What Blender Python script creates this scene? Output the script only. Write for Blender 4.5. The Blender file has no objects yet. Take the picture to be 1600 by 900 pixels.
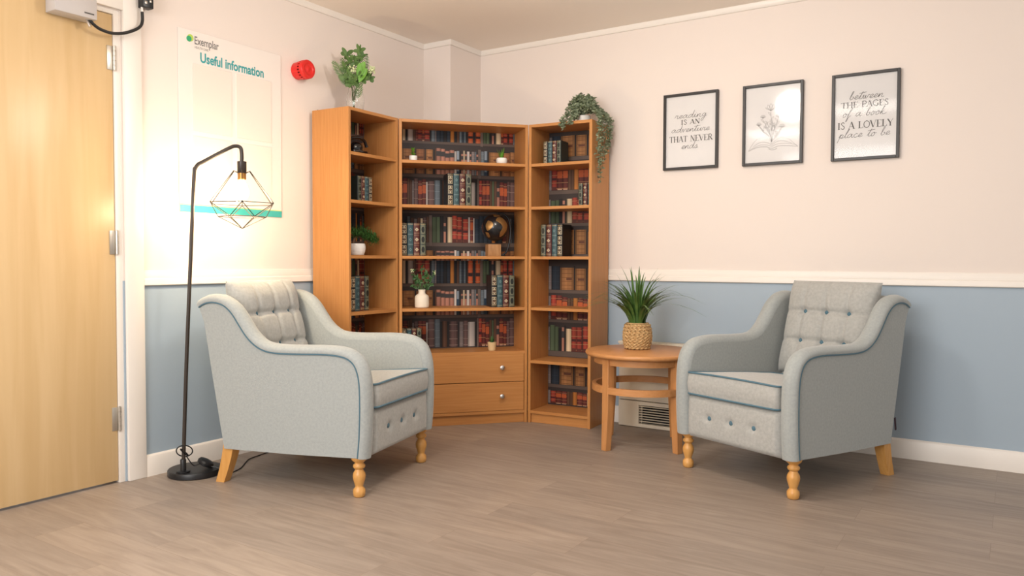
import bpy, bmesh, math, random
from mathutils import Vector, Matrix
C = bpy.context.scene.collection
PI = math.pi
R = math.radians

# ------------------------------------------------------------------ camera
cam_d = bpy.data.cameras.new('camera'); cam = bpy.data.objects.new('camera', cam_d); C.objects.link(cam)
cam_d.sensor_width = 36.0; cam_d.sensor_fit = 'HORIZONTAL'; cam_d.lens = 1210.9 / 1600 * 36
cam_d.clip_start = 0.05
F_ = Vector((-0.54475424, 0.83786537, -0.03499203)); R_ = Vector((0.83830644, 0.54518797, 0.00351894)); U_ = Vector((-0.02202563, 0.02741709, 0.9993814))
m = Matrix.Identity(4)
for i in range(3):
    m[i][0] = R_[i]; m[i][1] = U_[i]; m[i][2] = -F_[i]
m[0][3], m[1][3], m[2][3] = 3.3438, -4.3911, 1.0
cam.matrix_world = m
bpy.context.scene.camera = cam
# ------------------------------------------------------------------ world, lights, exposure
sc = bpy.context.scene
sc.view_settings.view_transform = 'Standard'; sc.view_settings.look = 'None'
sc.view_settings.gamma = 1.0; sc.view_settings.use_curve_mapping = False
sc.view_settings.exposure = 0.31
w = bpy.data.worlds.new('world'); sc.world = w; w.use_nodes = True
w.node_tree.nodes['Background'].inputs[0].default_value = (1.0, 0.95, 0.90, 1)
w.node_tree.nodes['Background'].inputs[1].default_value = 0.55

def area(name, loc, target, sx, sy, energy, col):
    d = bpy.data.lights.new(name, 'AREA'); d.shape = 'RECTANGLE'; d.size = sx; d.size_y = sy
    d.energy = energy; d.color = col
    o = bpy.data.objects.new(name, d); C.objects.link(o); o.location = loc
    o.rotation_euler = (Vector(target) - Vector(loc)).to_track_quat('-Z', 'Y').to_euler()
    return o
area('ceiling_panel_light', (2.0, -3.45, 2.42), (2.0, -3.45, 0), 1.1, 0.5, 15, (1.0, 0.93, 0.86))
area('ceiling_panel_light', (1.1, -4.5, 2.42), (1.1, -4.5, 0), 0.6, 0.6, 16, (1.0, 0.93, 0.86))
area('window_daylight', (2.0, -6.0, 1.75), (1.5, -0.8, 1.0), 2.4, 1.3, 80, (1.0, 0.98, 0.96))
pd = bpy.data.lights.new('ceiling_globe_light', 'POINT'); pd.energy = 29; pd.color = (1.0, 0.93, 0.86); pd.shadow_soft_size = 0.11
pg = bpy.data.objects.new('ceiling_globe_light', pd); C.objects.link(pg); pg.location = (1.87, -1.85, 2.20)

# ------------------------------------------------------------------ helpers
class MB:
    def __init__(s):
        s.bm = bmesh.new(); s.cl = s.bm.loops.layers.float_color.new('Col'); s.mi = 0
    def face(s, pts, col=None):
        f = s.bm.faces.new([s.bm.verts.new(p) for p in pts]); f.material_index = s.mi
        if col: 
            for l in f.loops: l[s.cl] = (col[0], col[1], col[2], 1)
        return f
    def box(s, c, d, bev=0.0, rot=None, col=None, seg=2, taper=None):
        g = bmesh.ops.create_cube(s.bm, size=1.0)['verts']
        M = Matrix.Translation(Vector(c)) @ (rot.to_4x4() if rot else Matrix.Identity(4)) @ Matrix.Diagonal((d[0], d[1], d[2], 1))
        if taper:
            for v in g:
                if v.co.z < 0: v.co.x *= taper; v.co.y *= taper
        bmesh.ops.transform(s.bm, matrix=M, verts=g)
        fs = {f for v in g for f in v.link_faces}
        if bev > 0:
            es = list({e for v in g for e in v.link_edges})
            r = bmesh.ops.bevel(s.bm, geom=es, offset=bev, segments=seg, profile=0.5, affect='EDGES')
            fs = set(r['faces']) | {f for f in fs if f.is_valid}
        for f in fs:
            f.material_index = s.mi
            if col:
                for l in f.loops: l[s.cl] = (col[0], col[1], col[2], 1)
    def grid(s, P, closed_u=False, closed_v=False, col=None):
        nu = len(P); nv = len(P[0]); V = [[s.bm.verts.new(p) for p in row] for row in P]
        for i in range(nu if closed_u else nu - 1):
            for j in range(nv if closed_v else nv - 1):
                a, b = V[i][j], V[(i+1) % nu][j]; c, d = V[(i+1) % nu][(j+1) % nv], V[i][(j+1) % nv]
                try: f = s.bm.faces.new((a, b, c, d))
                except ValueError: continue
                f.material_index = s.mi
                if col:
                    for l in f.loops: l[s.cl] = (col[0], col[1], col[2], 1)
        return V
    def cap(s, ring, flip=False):
        try:
            f = s.bm.faces.new(ring[::-1] if flip else ring); f.material_index = s.mi
        except ValueError: pass
    def tube(s, path, r, seg=8, closed=False, col=None):
        path = [Vector(p) for p in path]; n = len(path)
        rr = r if isinstance(r, (list, tuple)) else [r] * n
        rows = []; prev = None
        for i in range(n):
            if closed: t = path[(i+1) % n] - path[i-1]
            else: t = path[min(i+1, n-1)] - path[max(i-1, 0)]
            t.normalize()
            if prev is None:
                a = Vector((0, 0, 1)) if abs(t.z) < 0.9 else Vector((1, 0, 0))
                u = t.cross(a).normalized()
            else:
                u = prev - t * prev.dot(t)
                if u.length < 1e-6: u = t.orthogonal()
                u.normalize()
            prev = u; v = t.cross(u)
            rows.append([path[i] + (u * math.cos(k * 2 * PI / seg) + v * math.sin(k * 2 * PI / seg)) * rr[i] for k in range(seg)])
        V = s.grid(rows, closed_u=closed, closed_v=True, col=col)
        if not closed: s.cap(V[0]); s.cap(V[-1], True)
    def lathe(s, prof, c=(0, 0, 0), seg=24, axis=None, capped=True, sx=1, sy=1):
        rows = []
        q = axis if axis else Matrix.Identity(3)
        for (r, z) in prof:
            rows.append([Vector(c) + q @ Vector((r * sx * math.cos(k * 2 * PI / seg), r * sy * math.sin(k * 2 * PI / seg), z)) for k in range(seg)])
        V = s.grid(rows, closed_v=True)
        if capped: s.cap(V[0]); s.cap(V[-1], True)
    def sphere(s, c, r, seg=16, rings=10, sc=(1, 1, 1)):
        rows = []
        for i in range(rings + 1):
            t = PI * i / rings; t = min(max(t, 0.02), PI - 0.02)
            rows.append([Vector(c) + Vector((r * sc[0] * math.sin(t) * math.cos(k*2*PI/seg), r * sc[1] * math.sin(t) * math.sin(k*2*PI/seg), r * sc[2] * math.cos(t))) for k in range(seg)])
        V = s.grid(rows, closed_v=True); s.cap(V[0]); s.cap(V[-1], True)
    def ribbon(s, pts, wd, fn, close=False, col=None):
        """flat stroke; pts 2-D, fn maps (u,v) to 3-D; wd number or list"""
        n = len(pts); L = []
        for i in range(n):
            a = pts[max(i-1, 0)]; b = pts[min(i+1, n-1)]
            dx, dy = b[0]-a[0], b[1]-a[1]; l = math.hypot(dx, dy) or 1
            h = (wd[i] if isinstance(wd, (list, tuple)) else wd) / 2
            L.append((fn(pts[i][0] - dy/l*h, pts[i][1] + dx/l*h), fn(pts[i][0] + dy/l*h, pts[i][1] - dx/l*h)))
        s.grid(L, col=col)
    def leaf(s, base, tip, wid, nrm=(0, 0, 1), droop=0.0, n=4, fold=0.25, shape=None):
        b = Vector(base); t = Vector(tip); d = t - b; nr = Vector(nrm)
        sd = d.cross(nr)
        if sd.length < 1e-6: sd = d.orthogonal()
        sd.normalize(); up = sd.cross(d).normalized()
        rows = []
        for i in range(n + 1):
            f = i / n; p = b + d * f + Vector((0, 0, -droop * f * f))
            ww = wid * (shape(f) if shape else max(math.sin(PI * (0.06 + 0.94 * f) ** 0.8), 0.03)) * 0.5
            rows.append([p - sd * ww + up * ww * fold, p, p + sd * ww + up * ww * fold])
        s.grid(rows)
    def build(s, name, mats, parent=None, ang=35, loc=None, rotz=0, fix=True):
        if fix: bmesh.ops.recalc_face_normals(s.bm, faces=s.bm.faces)
        me = bpy.data.meshes.new(name); s.bm.to_mesh(me); s.bm.free()
        for mm in (mats if isinstance(mats, (list, tuple)) else [mats]): me.materials.append(mm)
        me.shade_smooth()
        try: me.set_sharp_from_angle(angle=R(ang))
        except Exception: pass
        o = bpy.data.objects.new(name, me); C.objects.link(o)
        if parent: o.parent = parent
        if loc: o.location = loc
        if rotz: o.rotation_euler = (0, 0, rotz)
        return o

def tag(o, label, cat, group=None):
    o['label'] = label; o['category'] = cat
    if group: o['group'] = group
    return o
def thing(name, label, cat, loc=(0, 0, 0), rotz=0, group=None):
    o = bpy.data.objects.new(name, None); o.empty_display_size = 0.05; C.objects.link(o)
    o.location = loc; o.rotation_euler = (0, 0, rotz)
    return tag(o, label, cat, group)
def struct(o):
    o['kind'] = 'structure'; return o
def dup(root, loc, rotz=0, label=None, group=None):
    r = root.copy(); C.objects.link(r); r.location = loc; r.rotation_euler = (0, 0, rotz)
    if label: r['label'] = label
    if group: r['group'] = group
    for ch in list(root.children):
        c = ch.copy(); C.objects.link(c); c.parent = r
        for g in list(ch.children):
            d = g.copy(); C.objects.link(d); d.parent = c
    return r
def spline(P, n=8):
    out = []
    Q = [Vector(p) for p in P]; Q = [Q[0]*2 - Q[1]] + Q + [Q[-1]*2 - Q[-2]]
    for i in range(1, len(Q) - 2):
        for k in range(n):
            t = k / n; a, b, c, d = Q[i-1], Q[i], Q[i+1], Q[i+2]
            out.append(0.5 * ((2*b) + (c-a)*t + (2*a-5*b+4*c-d)*t*t + (3*b-a-3*c+d)*t**3))
    out.append(Q[-2]); return out
def sp2(P, n=6): return [(v[0], v[1]) for v in spline([(p[0], p[1], 0) for p in P], n)]

# ------------------------------------------------------------------ materials
def mat(name, col, rough=0.5, metal=0.0, spec=0.5, noise=0, nscale=40, bump=0, bscale=200, sheen=0, stretch=None, col2=None, coat=0, detail=4, emis=None, estr=0, trans=0, ior=1.45, distort=0.0, attr=False):
    mt = bpy.data.materials.new(name); mt.use_nodes = True; nt = mt.node_tree; N = nt.nodes; L = nt.links
    b = N['Principled BSDF']
    b.inputs['Base Color'].default_value = (*col, 1); b.inputs['Roughness'].default_value = rough
    b.inputs['Metallic'].default_value = metal; b.inputs['Specular IOR Level'].default_value = spec
    b.inputs['Coat Weight'].default_value = coat; b.inputs['IOR'].default_value = ior
    if sheen: b.inputs['Sheen Weight'].default_value = sheen; b.inputs['Sheen Roughness'].default_value = 0.4
    if trans: b.inputs['Transmission Weight'].default_value = trans
    if emis: b.inputs['Emission Color'].default_value = (*emis, 1); b.inputs['Emission Strength'].default_value = estr
    tc = N.new('ShaderNodeTexCoord'); src = tc.outputs['Object']
    if stretch:
        mp = N.new('ShaderNodeMapping'); mp.inputs['Scale'].default_value = stretch; L.new(src, mp.inputs['Vector']); vec = mp.outputs[0]
    else: vec = src
    if attr:
        a = N.new('ShaderNodeAttribute'); a.attribute_name = 'Col'; L.new(a.outputs['Color'], b.inputs['Base Color'])
    if col2:
        n = N.new('ShaderNodeTexNoise'); n.inputs['Scale'].default_value = nscale; n.inputs['Detail'].default_value = detail
        n.inputs['Distortion'].default_value = distort
        L.new(vec, n.inputs['Vector'])
        r = N.new('ShaderNodeValToRGB'); r.color_ramp.elements[0].position = 0.32; r.color_ramp.elements[1].position = 0.68
        r.color_ramp.elements[0].color = (*col, 1); r.color_ramp.elements[1].color = (*col2, 1)
        L.new(n.outputs['Fac'], r.inputs[0]); L.new(r.outputs[0], b.inputs['Base Color'])
    if bump:
        n2 = N.new('ShaderNodeTexNoise'); n2.inputs['Scale'].default_value = bscale; n2.inputs['Detail'].default_value = 3; L.new(vec if not stretch else vec, n2.inputs['Vector'])
        bp = N.new('ShaderNodeBump'); bp.inputs['Strength'].default_value = bump; bp.inputs['Distance'].default_value = 0.002
        L.new(n2.outputs['Fac'], bp.inputs['Height']); L.new(bp.outputs[0], b.inputs['Normal'])
    return mt

CREAM = mat('cream_paint', (0.80, 0.72, 0.665), 0.7, spec=0.25, bump=0.08, bscale=120)
BLUE = mat('blue_paint', (0.37, 0.455, 0.535), 0.42, spec=0.35, bump=0.08, bscale=120)
WHITE = mat('white_gloss_paint', (0.83, 0.78, 0.72), 0.35)
CEIL = mat('ceiling_paint', (0.93, 0.86, 0.78), 0.9, spec=0.1)
OAK_V = mat('oak_upright', (0.46, 0.198, 0.060), 0.42, spec=0.35, col2=(0.53, 0.245, 0.080), nscale=7, stretch=(14, 14, 0.55), detail=6, distort=0.6)
OAK_H = mat('oak_level', (0.46, 0.198, 0.060), 0.42, spec=0.35, col2=(0.53, 0.245, 0.080), nscale=7, stretch=(0.55, 14, 14), detail=6, distort=0.6)
MAPLE = mat('maple_veneer', (0.58, 0.40, 0.20), 0.30, spec=0.4, col2=(0.655, 0.475, 0.26), nscale=3.0, stretch=(8, 5, 0.35), detail=5, distort=0.5)
BEECH = mat('beech_table', (0.50, 0.225, 0.078), 0.38, col2=(0.565, 0.27, 0.105), nscale=6, stretch=(1, 12, 12), detail=5)
BEECHV = mat('beech_leg', (0.50, 0.225, 0.078), 0.38, col2=(0.56, 0.265, 0.10), nscale=6, stretch=(12, 12, 1), detail=5)
LEGW = mat('varnished_beech', (0.58, 0.285, 0.075), 0.32, col2=(0.66, 0.35, 0.11), nscale=6, stretch=(12, 12, 1.5), detail=5)
FAB = mat('grey_chenille', (0.33, 0.355, 0.352), 0.95, spec=0.1, col2=(0.375, 0.40, 0.393), nscale=95, detail=8, bump=0.5, bscale=420, sheen=0.35)
FABF = mat('grey_chenille_front', (0.365, 0.37, 0.355), 0.95, spec=0.1, col2=(0.435, 0.438, 0.42), nscale=75, detail=8, bump=0.5, bscale=420, sheen=0.35)
PIPE = mat('teal_piping', (0.075, 0.155, 0.205), 0.8, sheen=0.2)
BLACK = mat('black_metal', (0.012, 0.012, 0.013), 0.38, metal=0.0, spec=0.5)
BRONZE = mat('brown_black_metal', (0.035, 0.026, 0.02), 0.35, spec=0.5)
CHROME = mat('brushed_steel', (0.72, 0.70, 0.68), 0.28, metal=1.0)
STEEL = mat('hinge_steel', (0.60, 0.56, 0.50), 0.35, metal=0.9)
FRAME = mat('black_picture_frame', (0.028, 0.025, 0.024), 0.4)
PAPER = mat('white_paper', (0.74, 0.715, 0.70), 0.7)
INK = mat('dark_ink', (0.10, 0.095, 0.09), 0.8)
INK2 = mat('grey_ink', (0.20, 0.19, 0.185), 0.8)
TEAL = mat('teal_print', (0.035, 0.33, 0.35), 0.5)
TEALB = mat('turquoise_strip', (0.06, 0.45, 0.42), 0.4)
YEL = mat('yellow_strip', (0.75, 0.72, 0.22), 0.5)
BOARD = mat('board_white', (0.82, 0.765, 0.72), 0.32)
POCKET = mat('clear_pocket', (0.80, 0.73, 0.665), 0.16)
LIME = mat('lime_print', (0.45, 0.62, 0.10), 0.5); GRN = mat('green_print', (0.03, 0.36, 0.16), 0.5)
RED = mat('red_plastic', (0.68, 0.022, 0.018), 0.32)
REDD = mat('slot_shade_red', (0.06, 0.004, 0.004), 0.5)  # sounder slots: red darkened to paint in the shade between fins
GREYP = mat('grey_plastic', (0.50, 0.47, 0.46), 0.5)
HEAT = mat('cream_enamel', (0.74, 0.66, 0.53), 0.4)
DARK = mat('dark_recess', (0.012, 0.010, 0.009), 0.8)
CERA = mat('white_ceramic', (0.82, 0.80, 0.76), 0.38)
STONE = mat('cream_stoneware', (0.80, 0.72, 0.60), 0.55)
PALEW = mat('pale_wood_pot', (0.66, 0.47, 0.25), 0.55)
SOIL = mat('soil', (0.03, 0.022, 0.015), 0.95)
GREEN_G = mat('grass_green', (0.03, 0.085, 0.015), 0.45, col2=(0.10, 0.20, 0.045), nscale=14)
RATD = mat('rattan_gap_shade', (0.10, 0.05, 0.018), 0.8)  # inner basket wall, shade between the strands put into its colour
GREEN_M = mat('mid_leaf', (0.055, 0.12, 0.028), 0.5, col2=(0.12, 0.21, 0.06), nscale=30)
GREEN_D = mat('dark_leaf', (0.028, 0.085, 0.022), 0.5, col2=(0.06, 0.15, 0.04), nscale=30)
GREEN_B = mat('bright_leaf', (0.10, 0.27, 0.022), 0.42, col2=(0.15, 0.34, 0.04), nscale=20)
GREEN_S = mat('sage_leaf', (0.19, 0.235, 0.14), 0.6, col2=(0.31, 0.355, 0.24), nscale=45)
GREEN_N = mat('needle_green', (0.022, 0.085, 0.012), 0.6, col2=(0.05, 0.15, 0.025), nscale=40)
FLOW = mat('pale_green_flower', (0.66, 0.72, 0.42), 0.7)
BARK = mat('bark', (0.13, 0.075, 0.04), 0.8)
STEM = mat('stem', (0.12, 0.17, 0.06), 0.6)
RATTAN = mat('rattan', (0.42, 0.255, 0.105), 0.6, col2=(0.60, 0.40, 0.19), nscale=60, stretch=(1, 1, 3))
GLASS = mat('clear_glass', (0.97, 0.98, 0.97), 0.02, trans=1.0, ior=1.45)
PRINT = mat('book_print', (1, 1, 1), 0.5, spec=0.3, attr=True)
SPINE = mat('book_spine', (1, 1, 1), 0.42, attr=True)
BKBLK = mat('book_black', (0.010, 0.010, 0.011), 0.5)
PAGES = mat('book_pages', (0.55, 0.47, 0.34), 0.8)
GLOBE = mat('globe_black_gold', (0.010, 0.010, 0.012), 0.25, coat=0.3)
GOLD = mat('globe_gold', (0.34, 0.19, 0.07), 0.35, metal=0.6)
BULB = mat('lit_bulb', (1, 0.9, 0.7), 0.3, emis=(1.0, 0.80, 0.52), estr=28)
BRASS = mat('amber_holder', (0.42, 0.20, 0.05), 0.35, metal=0.6)
TAGM = mat('dark_tag', (0.03, 0.012, 0.02), 0.7)
GLOSSB = mat('gloss_black', (0.006, 0.006, 0.008), 0.12, coat=0.5)
def floor_mat():
    mt = bpy.data.materials.new('wood_plank_vinyl'); mt.use_nodes = True; nt = mt.node_tree; N = nt.nodes; L = nt.links; b = N['Principled BSDF']
    tc = N.new('ShaderNodeTexCoord'); mp = N.new('ShaderNodeMapping'); mp.inputs['Location'].default_value = (0.37, 0.06, 0); L.new(tc.outputs['Object'], mp.inputs[0])
    br = N.new('ShaderNodeTexBrick'); br.inputs['Scale'].default_value = 1.0; br.inputs['Brick Width'].default_value = 1.22; br.inputs['Row Height'].default_value = 0.185
    br.inputs['Mortar Size'].default_value = 0.0012; br.inputs['Mortar Smooth'].default_value = 0.4; br.offset = 0.37; br.offset_frequency = 2
    br.inputs['Color1'].default_value = (0.0, 0.0, 0.0, 1); br.inputs['Color2'].default_value = (1, 1, 1, 1); br.inputs['Mortar'].default_value = (0.5, 0.5, 0.5, 1); br.inputs['Bias'].default_value = 0.0
    L.new(mp.outputs[0], br.inputs['Vector'])
    # grain, shifted per plank
    sh = N.new('ShaderNodeVectorMath'); sh.operation = 'MULTIPLY_ADD'; sh.inputs[1].default_value = (3.1, 7.7, 0); L.new(br.outputs['Color'], sh.inputs[0]); L.new(mp.outputs[0], sh.inputs[2])
    m2 = N.new('ShaderNodeMapping'); m2.inputs['Scale'].default_value = (0.9, 8.5, 1); L.new(sh.outputs[0], m2.inputs[0])
    n1 = N.new('ShaderNodeTexNoise'); n1.inputs['Scale'].default_value = 3.2; n1.inputs['Detail'].default_value = 7; n1.inputs['Roughness'].default_value = 0.55; n1.inputs['Distortion'].default_value = 1.1; L.new(m2.outputs[0], n1.inputs[0])
    rp = N.new('ShaderNodeValToRGB'); e = rp.color_ramp.elements; e[0].position = 0.25; e[1].position = 0.75; e[0].color = (0.235, 0.186, 0.150, 1); e[1].color = (0.355, 0.29, 0.24, 1)
    L.new(n1.outputs['Fac'], rp.inputs[0])
    hs = N.new('ShaderNodeMix'); hs.data_type = 'RGBA'; hs.blend_type = 'MULTIPLY'; hs.inputs[0].default_value = 1.0
    r2 = N.new('ShaderNodeValToRGB'); r2.color_ramp.elements[0].color = (0.90, 0.90, 0.90, 1); r2.color_ramp.elements[1].color = (1.07, 1.06, 1.04, 1); L.new(br.outputs['Color'], r2.inputs[0])
    L.new(rp.outputs[0], hs.inputs[6]); L.new(r2.outputs[0], hs.inputs[7])
    mm = N.new('ShaderNodeMix'); mm.data_type = 'RGBA'; mm.inputs[7].default_value = (0.19, 0.135, 0.10, 1); L.new(hs.outputs[2], mm.inputs[6])
    ml = N.new('ShaderNodeMath'); ml.operation = 'MULTIPLY'; ml.inputs[1].default_value = 0.55; L.new(br.outputs['Fac'], ml.inputs[0]); L.new(ml.outputs[0], mm.inputs[0])
    L.new(mm.outputs[2], b.inputs['Base Color']); b.inputs['Roughness'].default_value = 0.42; b.inputs['Specular IOR Level'].default_value = 0.4
    bp = N.new('ShaderNodeBump'); bp.inputs['Strength'].default_value = 0.12; bp.inputs['Distance'].default_value = 0.002; L.new(n1.outputs['Fac'], bp.inputs['Height']); L.new(bp.outputs[0], b.inputs['Normal'])
    return mt
FLOOR = floor_mat()
def glass_pane_mat():
    mt = bpy.data.materials.new('picture_glass'); mt.use_nodes = True; nt = mt.node_tree; N = nt.nodes; L = nt.links
    for n in list(N):
        if n.type != 'OUTPUT_MATERIAL': N.remove(n)
    out = [n for n in N if n.type == 'OUTPUT_MATERIAL'][0]
    t = N.new('ShaderNodeBsdfTransparent'); g = N.new('ShaderNodeBsdfGlossy'); g.inputs['Roughness'].default_value = 0.07
    fr = N.new('ShaderNodeFresnel'); fr.inputs['IOR'].default_value = 1.33; mx = N.new('ShaderNodeMixShader')
    L.new(fr.outputs[0], mx.inputs[0]); L.new(t.outputs[0], mx.inputs[1]); L.new(g.outputs[0], mx.inputs[2]); L.new(mx.outputs[0], out.inputs[0])
    return mt
PANE = glass_pane_mat()

# ------------------------------------------------------------------ room shell
CZ = 2.435; DZ = 0.885; YE = -6.4; XE = 5.2
b = MB(); b.face([(0, YE, 0), (XE, YE, 0), (XE, 0, 0), (0, 0, 0)]); b.face([(0, YE, -.1), (0, 0, -.1), (XE, 0, -.1), (XE, YE, -.1)])
b.bm.free(); b = MB(); b.box((XE/2 - .1, YE/2 + .1, -0.05), (XE + .2, -YE + .2, 0.1)); struct(b.build('floor', FLOOR))
b = MB(); b.box((XE/2 - .1, YE/2 + .1, CZ + 0.05), (XE + .2, -YE + .2, 0.1)); struct(b.build('ceiling', CEIL))
# left wall with a door opening between y=-3.215 and y=-2.43
D0, D1, DT = -3.235, -2.437, 2.095
b = MB()
def wallseg(b, y0, y1, z0, z1):
    for (a, c, k) in ((z0, min(z1, DZ + .02), 1), (max(z0, DZ + .02), z1, 0)):
        if c > a:
            b.mi = k; b.box((-0.075, (y0 + y1)/2, (a + c)/2), (0.15, y1 - y0, c - a))
wallseg(b, D1, 0.15, 0, CZ); wallseg(b, YE, D0, 0, CZ); wallseg(b, D0, D1, DT, CZ)
struct(b.build('wall_left', [CREAM, BLUE]))
b = MB(); b.mi = 1; b.box((XE/2, .075, (DZ+.02)/2), (XE, .15, DZ + .02)); b.mi = 0; b.box((XE/2, .075, (DZ + .02 + CZ)/2), (XE, .15, CZ - DZ - .02))
struct(b.build('wall_back', [CREAM, BLUE]))
# boxed-in pipe corner
PX, PY = 0.225, -0.339
b = MB(); b.mi = 1; b.box((PX/2, PY/2, (DZ+.02)/2), (PX, -PY, DZ+.02)); b.mi = 0; b.box((PX/2, PY/2, (DZ + .02 + CZ)/2), (PX, -PY, CZ - DZ - .02))
struct(b.build('wall_corner', [CREAM, BLUE]))
# profile trims
def trim(name, prof, path):
    """prof: (out, z) section; path: list of (x, y, nx, ny) with mitre offset direction"""
    b = MB(); rows = []
    for (x, y, nx, ny) in path: rows.append([(x + nx * o_, y + ny * o_, z) for (o_, z) in prof])
    V = b.grid(rows, closed_v=True); b.cap(V[0]); b.cap(V[-1], True)
    return struct(b.build(name, WHITE, ang=25))
g_ = 0.0
corn = [(0, 2.403), (.010, 2.403), (.014, 2.409), (.018, 2.428), (.018, CZ), (0, CZ)]
trim('trim_1', corn, [(0, YE, 1, 0), (0, PY, 1, -1), (PX, PY, 1, -1), (PX, 0, 1, -1), (XE, 0, 0, -1)])
dado = [(0, .880), (.011, .880), (.016, .884), (.016, .896), (.014, .910), (.009, .914), (.010, .930), (.007, .940), (.006, .948), (0, .950)]
trim('trim_2', dado, [(0, -2.345, 1, 0), (0, PY, 1, -1), (PX, PY, 1, -1), (PX, 0, 1, -1), (XE, 0, 0, -1)])
skirt = [(0, 0), (.015, 0), (.015, .085), (.011, .094), (.004, .100), (0, .100)]
trim('baseboard_left', skirt, [(0, -2.345, 1, 0), (0, PY, 1, 0)])
trim('baseboard_back', skirt, [(PX, 0, 0, -1), (1.318, 0, 0, -1)])
trim('baseboard_back', skirt, [(1.96, 0, 0, -1), (XE, 0, 0, -1)])
# architrave + lining
b = MB()
b.box((.009, -2.387, 1.09), (.018, .085, 2.18), .004); b.box((.009, D0 - .0525, 1.09), (.018, .085, 2.18), .004); b.box((.009, (D0 + D1)/2, 2.139), (.0178, D1 - D0 + .02, .082), .004)
struct(b.build('trim_3', WHITE))
b = MB(); b.box((-.08, D1 - .012, DT/2), (.155, .028, DT), .002); b.box((-.08, D0 + .012, DT/2), (.155, .028, DT), .002); b.box((-.08, (D0+D1)/2, DT - .008), (.154, D1 - D0 - .05, .022), .002)
struct(b.build('trim_4', WHITE))
# door
d = bpy.data.objects.new('door_1', None); C.objects.link(d); d.location = (-.03, (D0+D1)/2, 0.008); struct(d)
hw = (D1 - D0)/2 - .029
b = MB(); b.box((0, 0, 1.034), (.044, hw*2, 2.062), .002); b.build('door_leaf', MAPLE, d)
for hz in (1.876, 1.067, 0.281):
    b = MB(); b.box((.0235, hw - .012, hz), (.003, .028, .105), .0008); b.box((.0235, hw + .022, hz), (.003, .028, .105), .0008)
    for k in range(5):
        b.lathe([(.0072, -.010), (.0072, .010)], (.031, hw + .005, hz + (k - 2) * .0212), 10)
    b.lathe([(.004, -.056), (.004, .056)], (.031, hw + .005, hz), 8)
    b.build('hinge', STEEL, d)

# ------------------------------------------------------------------ bookcases
Wd, Hh, Dp, T = 0.4185, 1.833, 0.272, 0.018
def shade(c, f): return (c[0]*f, c[1]*f, c[2]*f)
PAL = dict(dr=(.105, .026, .022), rd=(.27, .042, .027), or_=(.42, .085, .03), br=(.085, .042, .026), mv=(.11, .065, .06), gy=(.15, .125, .12), gyb=(.10, .12, .135),
           nv=(.022, .03, .042), bk=(.018, .017, .018), cr=(.46, .36, .235), pk=(.33, .15, .105), tan=(.31, .145, .055), tan2=(.25, .105, .045), gn=(.06, .082, .045), ob=(.34, .13, .03), wh=(.40, .36, .33), lb=(.20, .235, .27))
BAR = (.115, .084, .070); GAP = (.044, .034, .032)
def spine(b, x0, x1, z0, z1, y, key, rnd):
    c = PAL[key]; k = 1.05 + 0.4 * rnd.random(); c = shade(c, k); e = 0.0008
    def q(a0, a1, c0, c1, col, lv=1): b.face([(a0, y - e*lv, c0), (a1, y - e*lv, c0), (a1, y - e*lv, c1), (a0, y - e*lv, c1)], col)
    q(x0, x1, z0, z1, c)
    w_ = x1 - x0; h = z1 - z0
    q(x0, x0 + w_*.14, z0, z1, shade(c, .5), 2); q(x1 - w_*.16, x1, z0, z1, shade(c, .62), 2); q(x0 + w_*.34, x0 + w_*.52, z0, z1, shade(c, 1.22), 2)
    if h > .05:
        if key in ('dr', 'rd', 'or_', 'mv'):
            for t in (.06, .30, .62, .86): q(x0, x1, z0 + h*t, z0 + h*(t+.018), (.42, .22, .10) if key != 'mv' else (.28, .2, .17), 3)
        if key == 'dr' and w_ > .012: q(x0 + w_*.06, x1 - w_*.06, z0 + h*.50, z0 + h*.80, (.46, .10, .035), 4); q(x0 + w_*.1, x1 - w_*.1, z0, z0 + h*.05, (.5, .3, .2), 4)
        if key == 'rd': q(x0 + w_*.06, x1 - w_*.06, z0 + h*.42, z0 + h*.52, (.07, .02, .02), 4); q(x0 + w_*.06, x1 - w_*.06, z0, z0 + h*.14, (.10, .03, .025), 4)
        if key == 'or_': q(x0 + w_*.04, x1 - w_*.04, z0 + h*.30, z0 + h*.46, (.04, .02, .02), 4)
        if key in ('tan', 'tan2'):
            for t in (.04, .2, .38, .55, .73, .92): q(x0 + w_*.08, x1 - w_*.08, z0 + h*t, z0 + h*(t+.02), (.17, .07, .03), 3)
            q(x0 + w_*(.2 + .3*rnd.random()), x0 + w_*.86, z0 + h*.44, z0 + h*.54, (.15, .06, .035), 4)
        if key == 'pk': q(x0, x1, z0 + h*.56, z0 + h*.84, (.05, .045, .045), 4)
        if key in ('gy', 'gyb', 'nv'):
            for t in (.1, .34, .58, .82): q(x0 + w_*.1, x1 - w_*.1, z0 + h*t, z0 + h*(t+.012), shade(c, 1.7), 3)
        if key == 'lb': q(x0, x1, z0, z0 + h*.45, (.03, .05, .08), 4)
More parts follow.
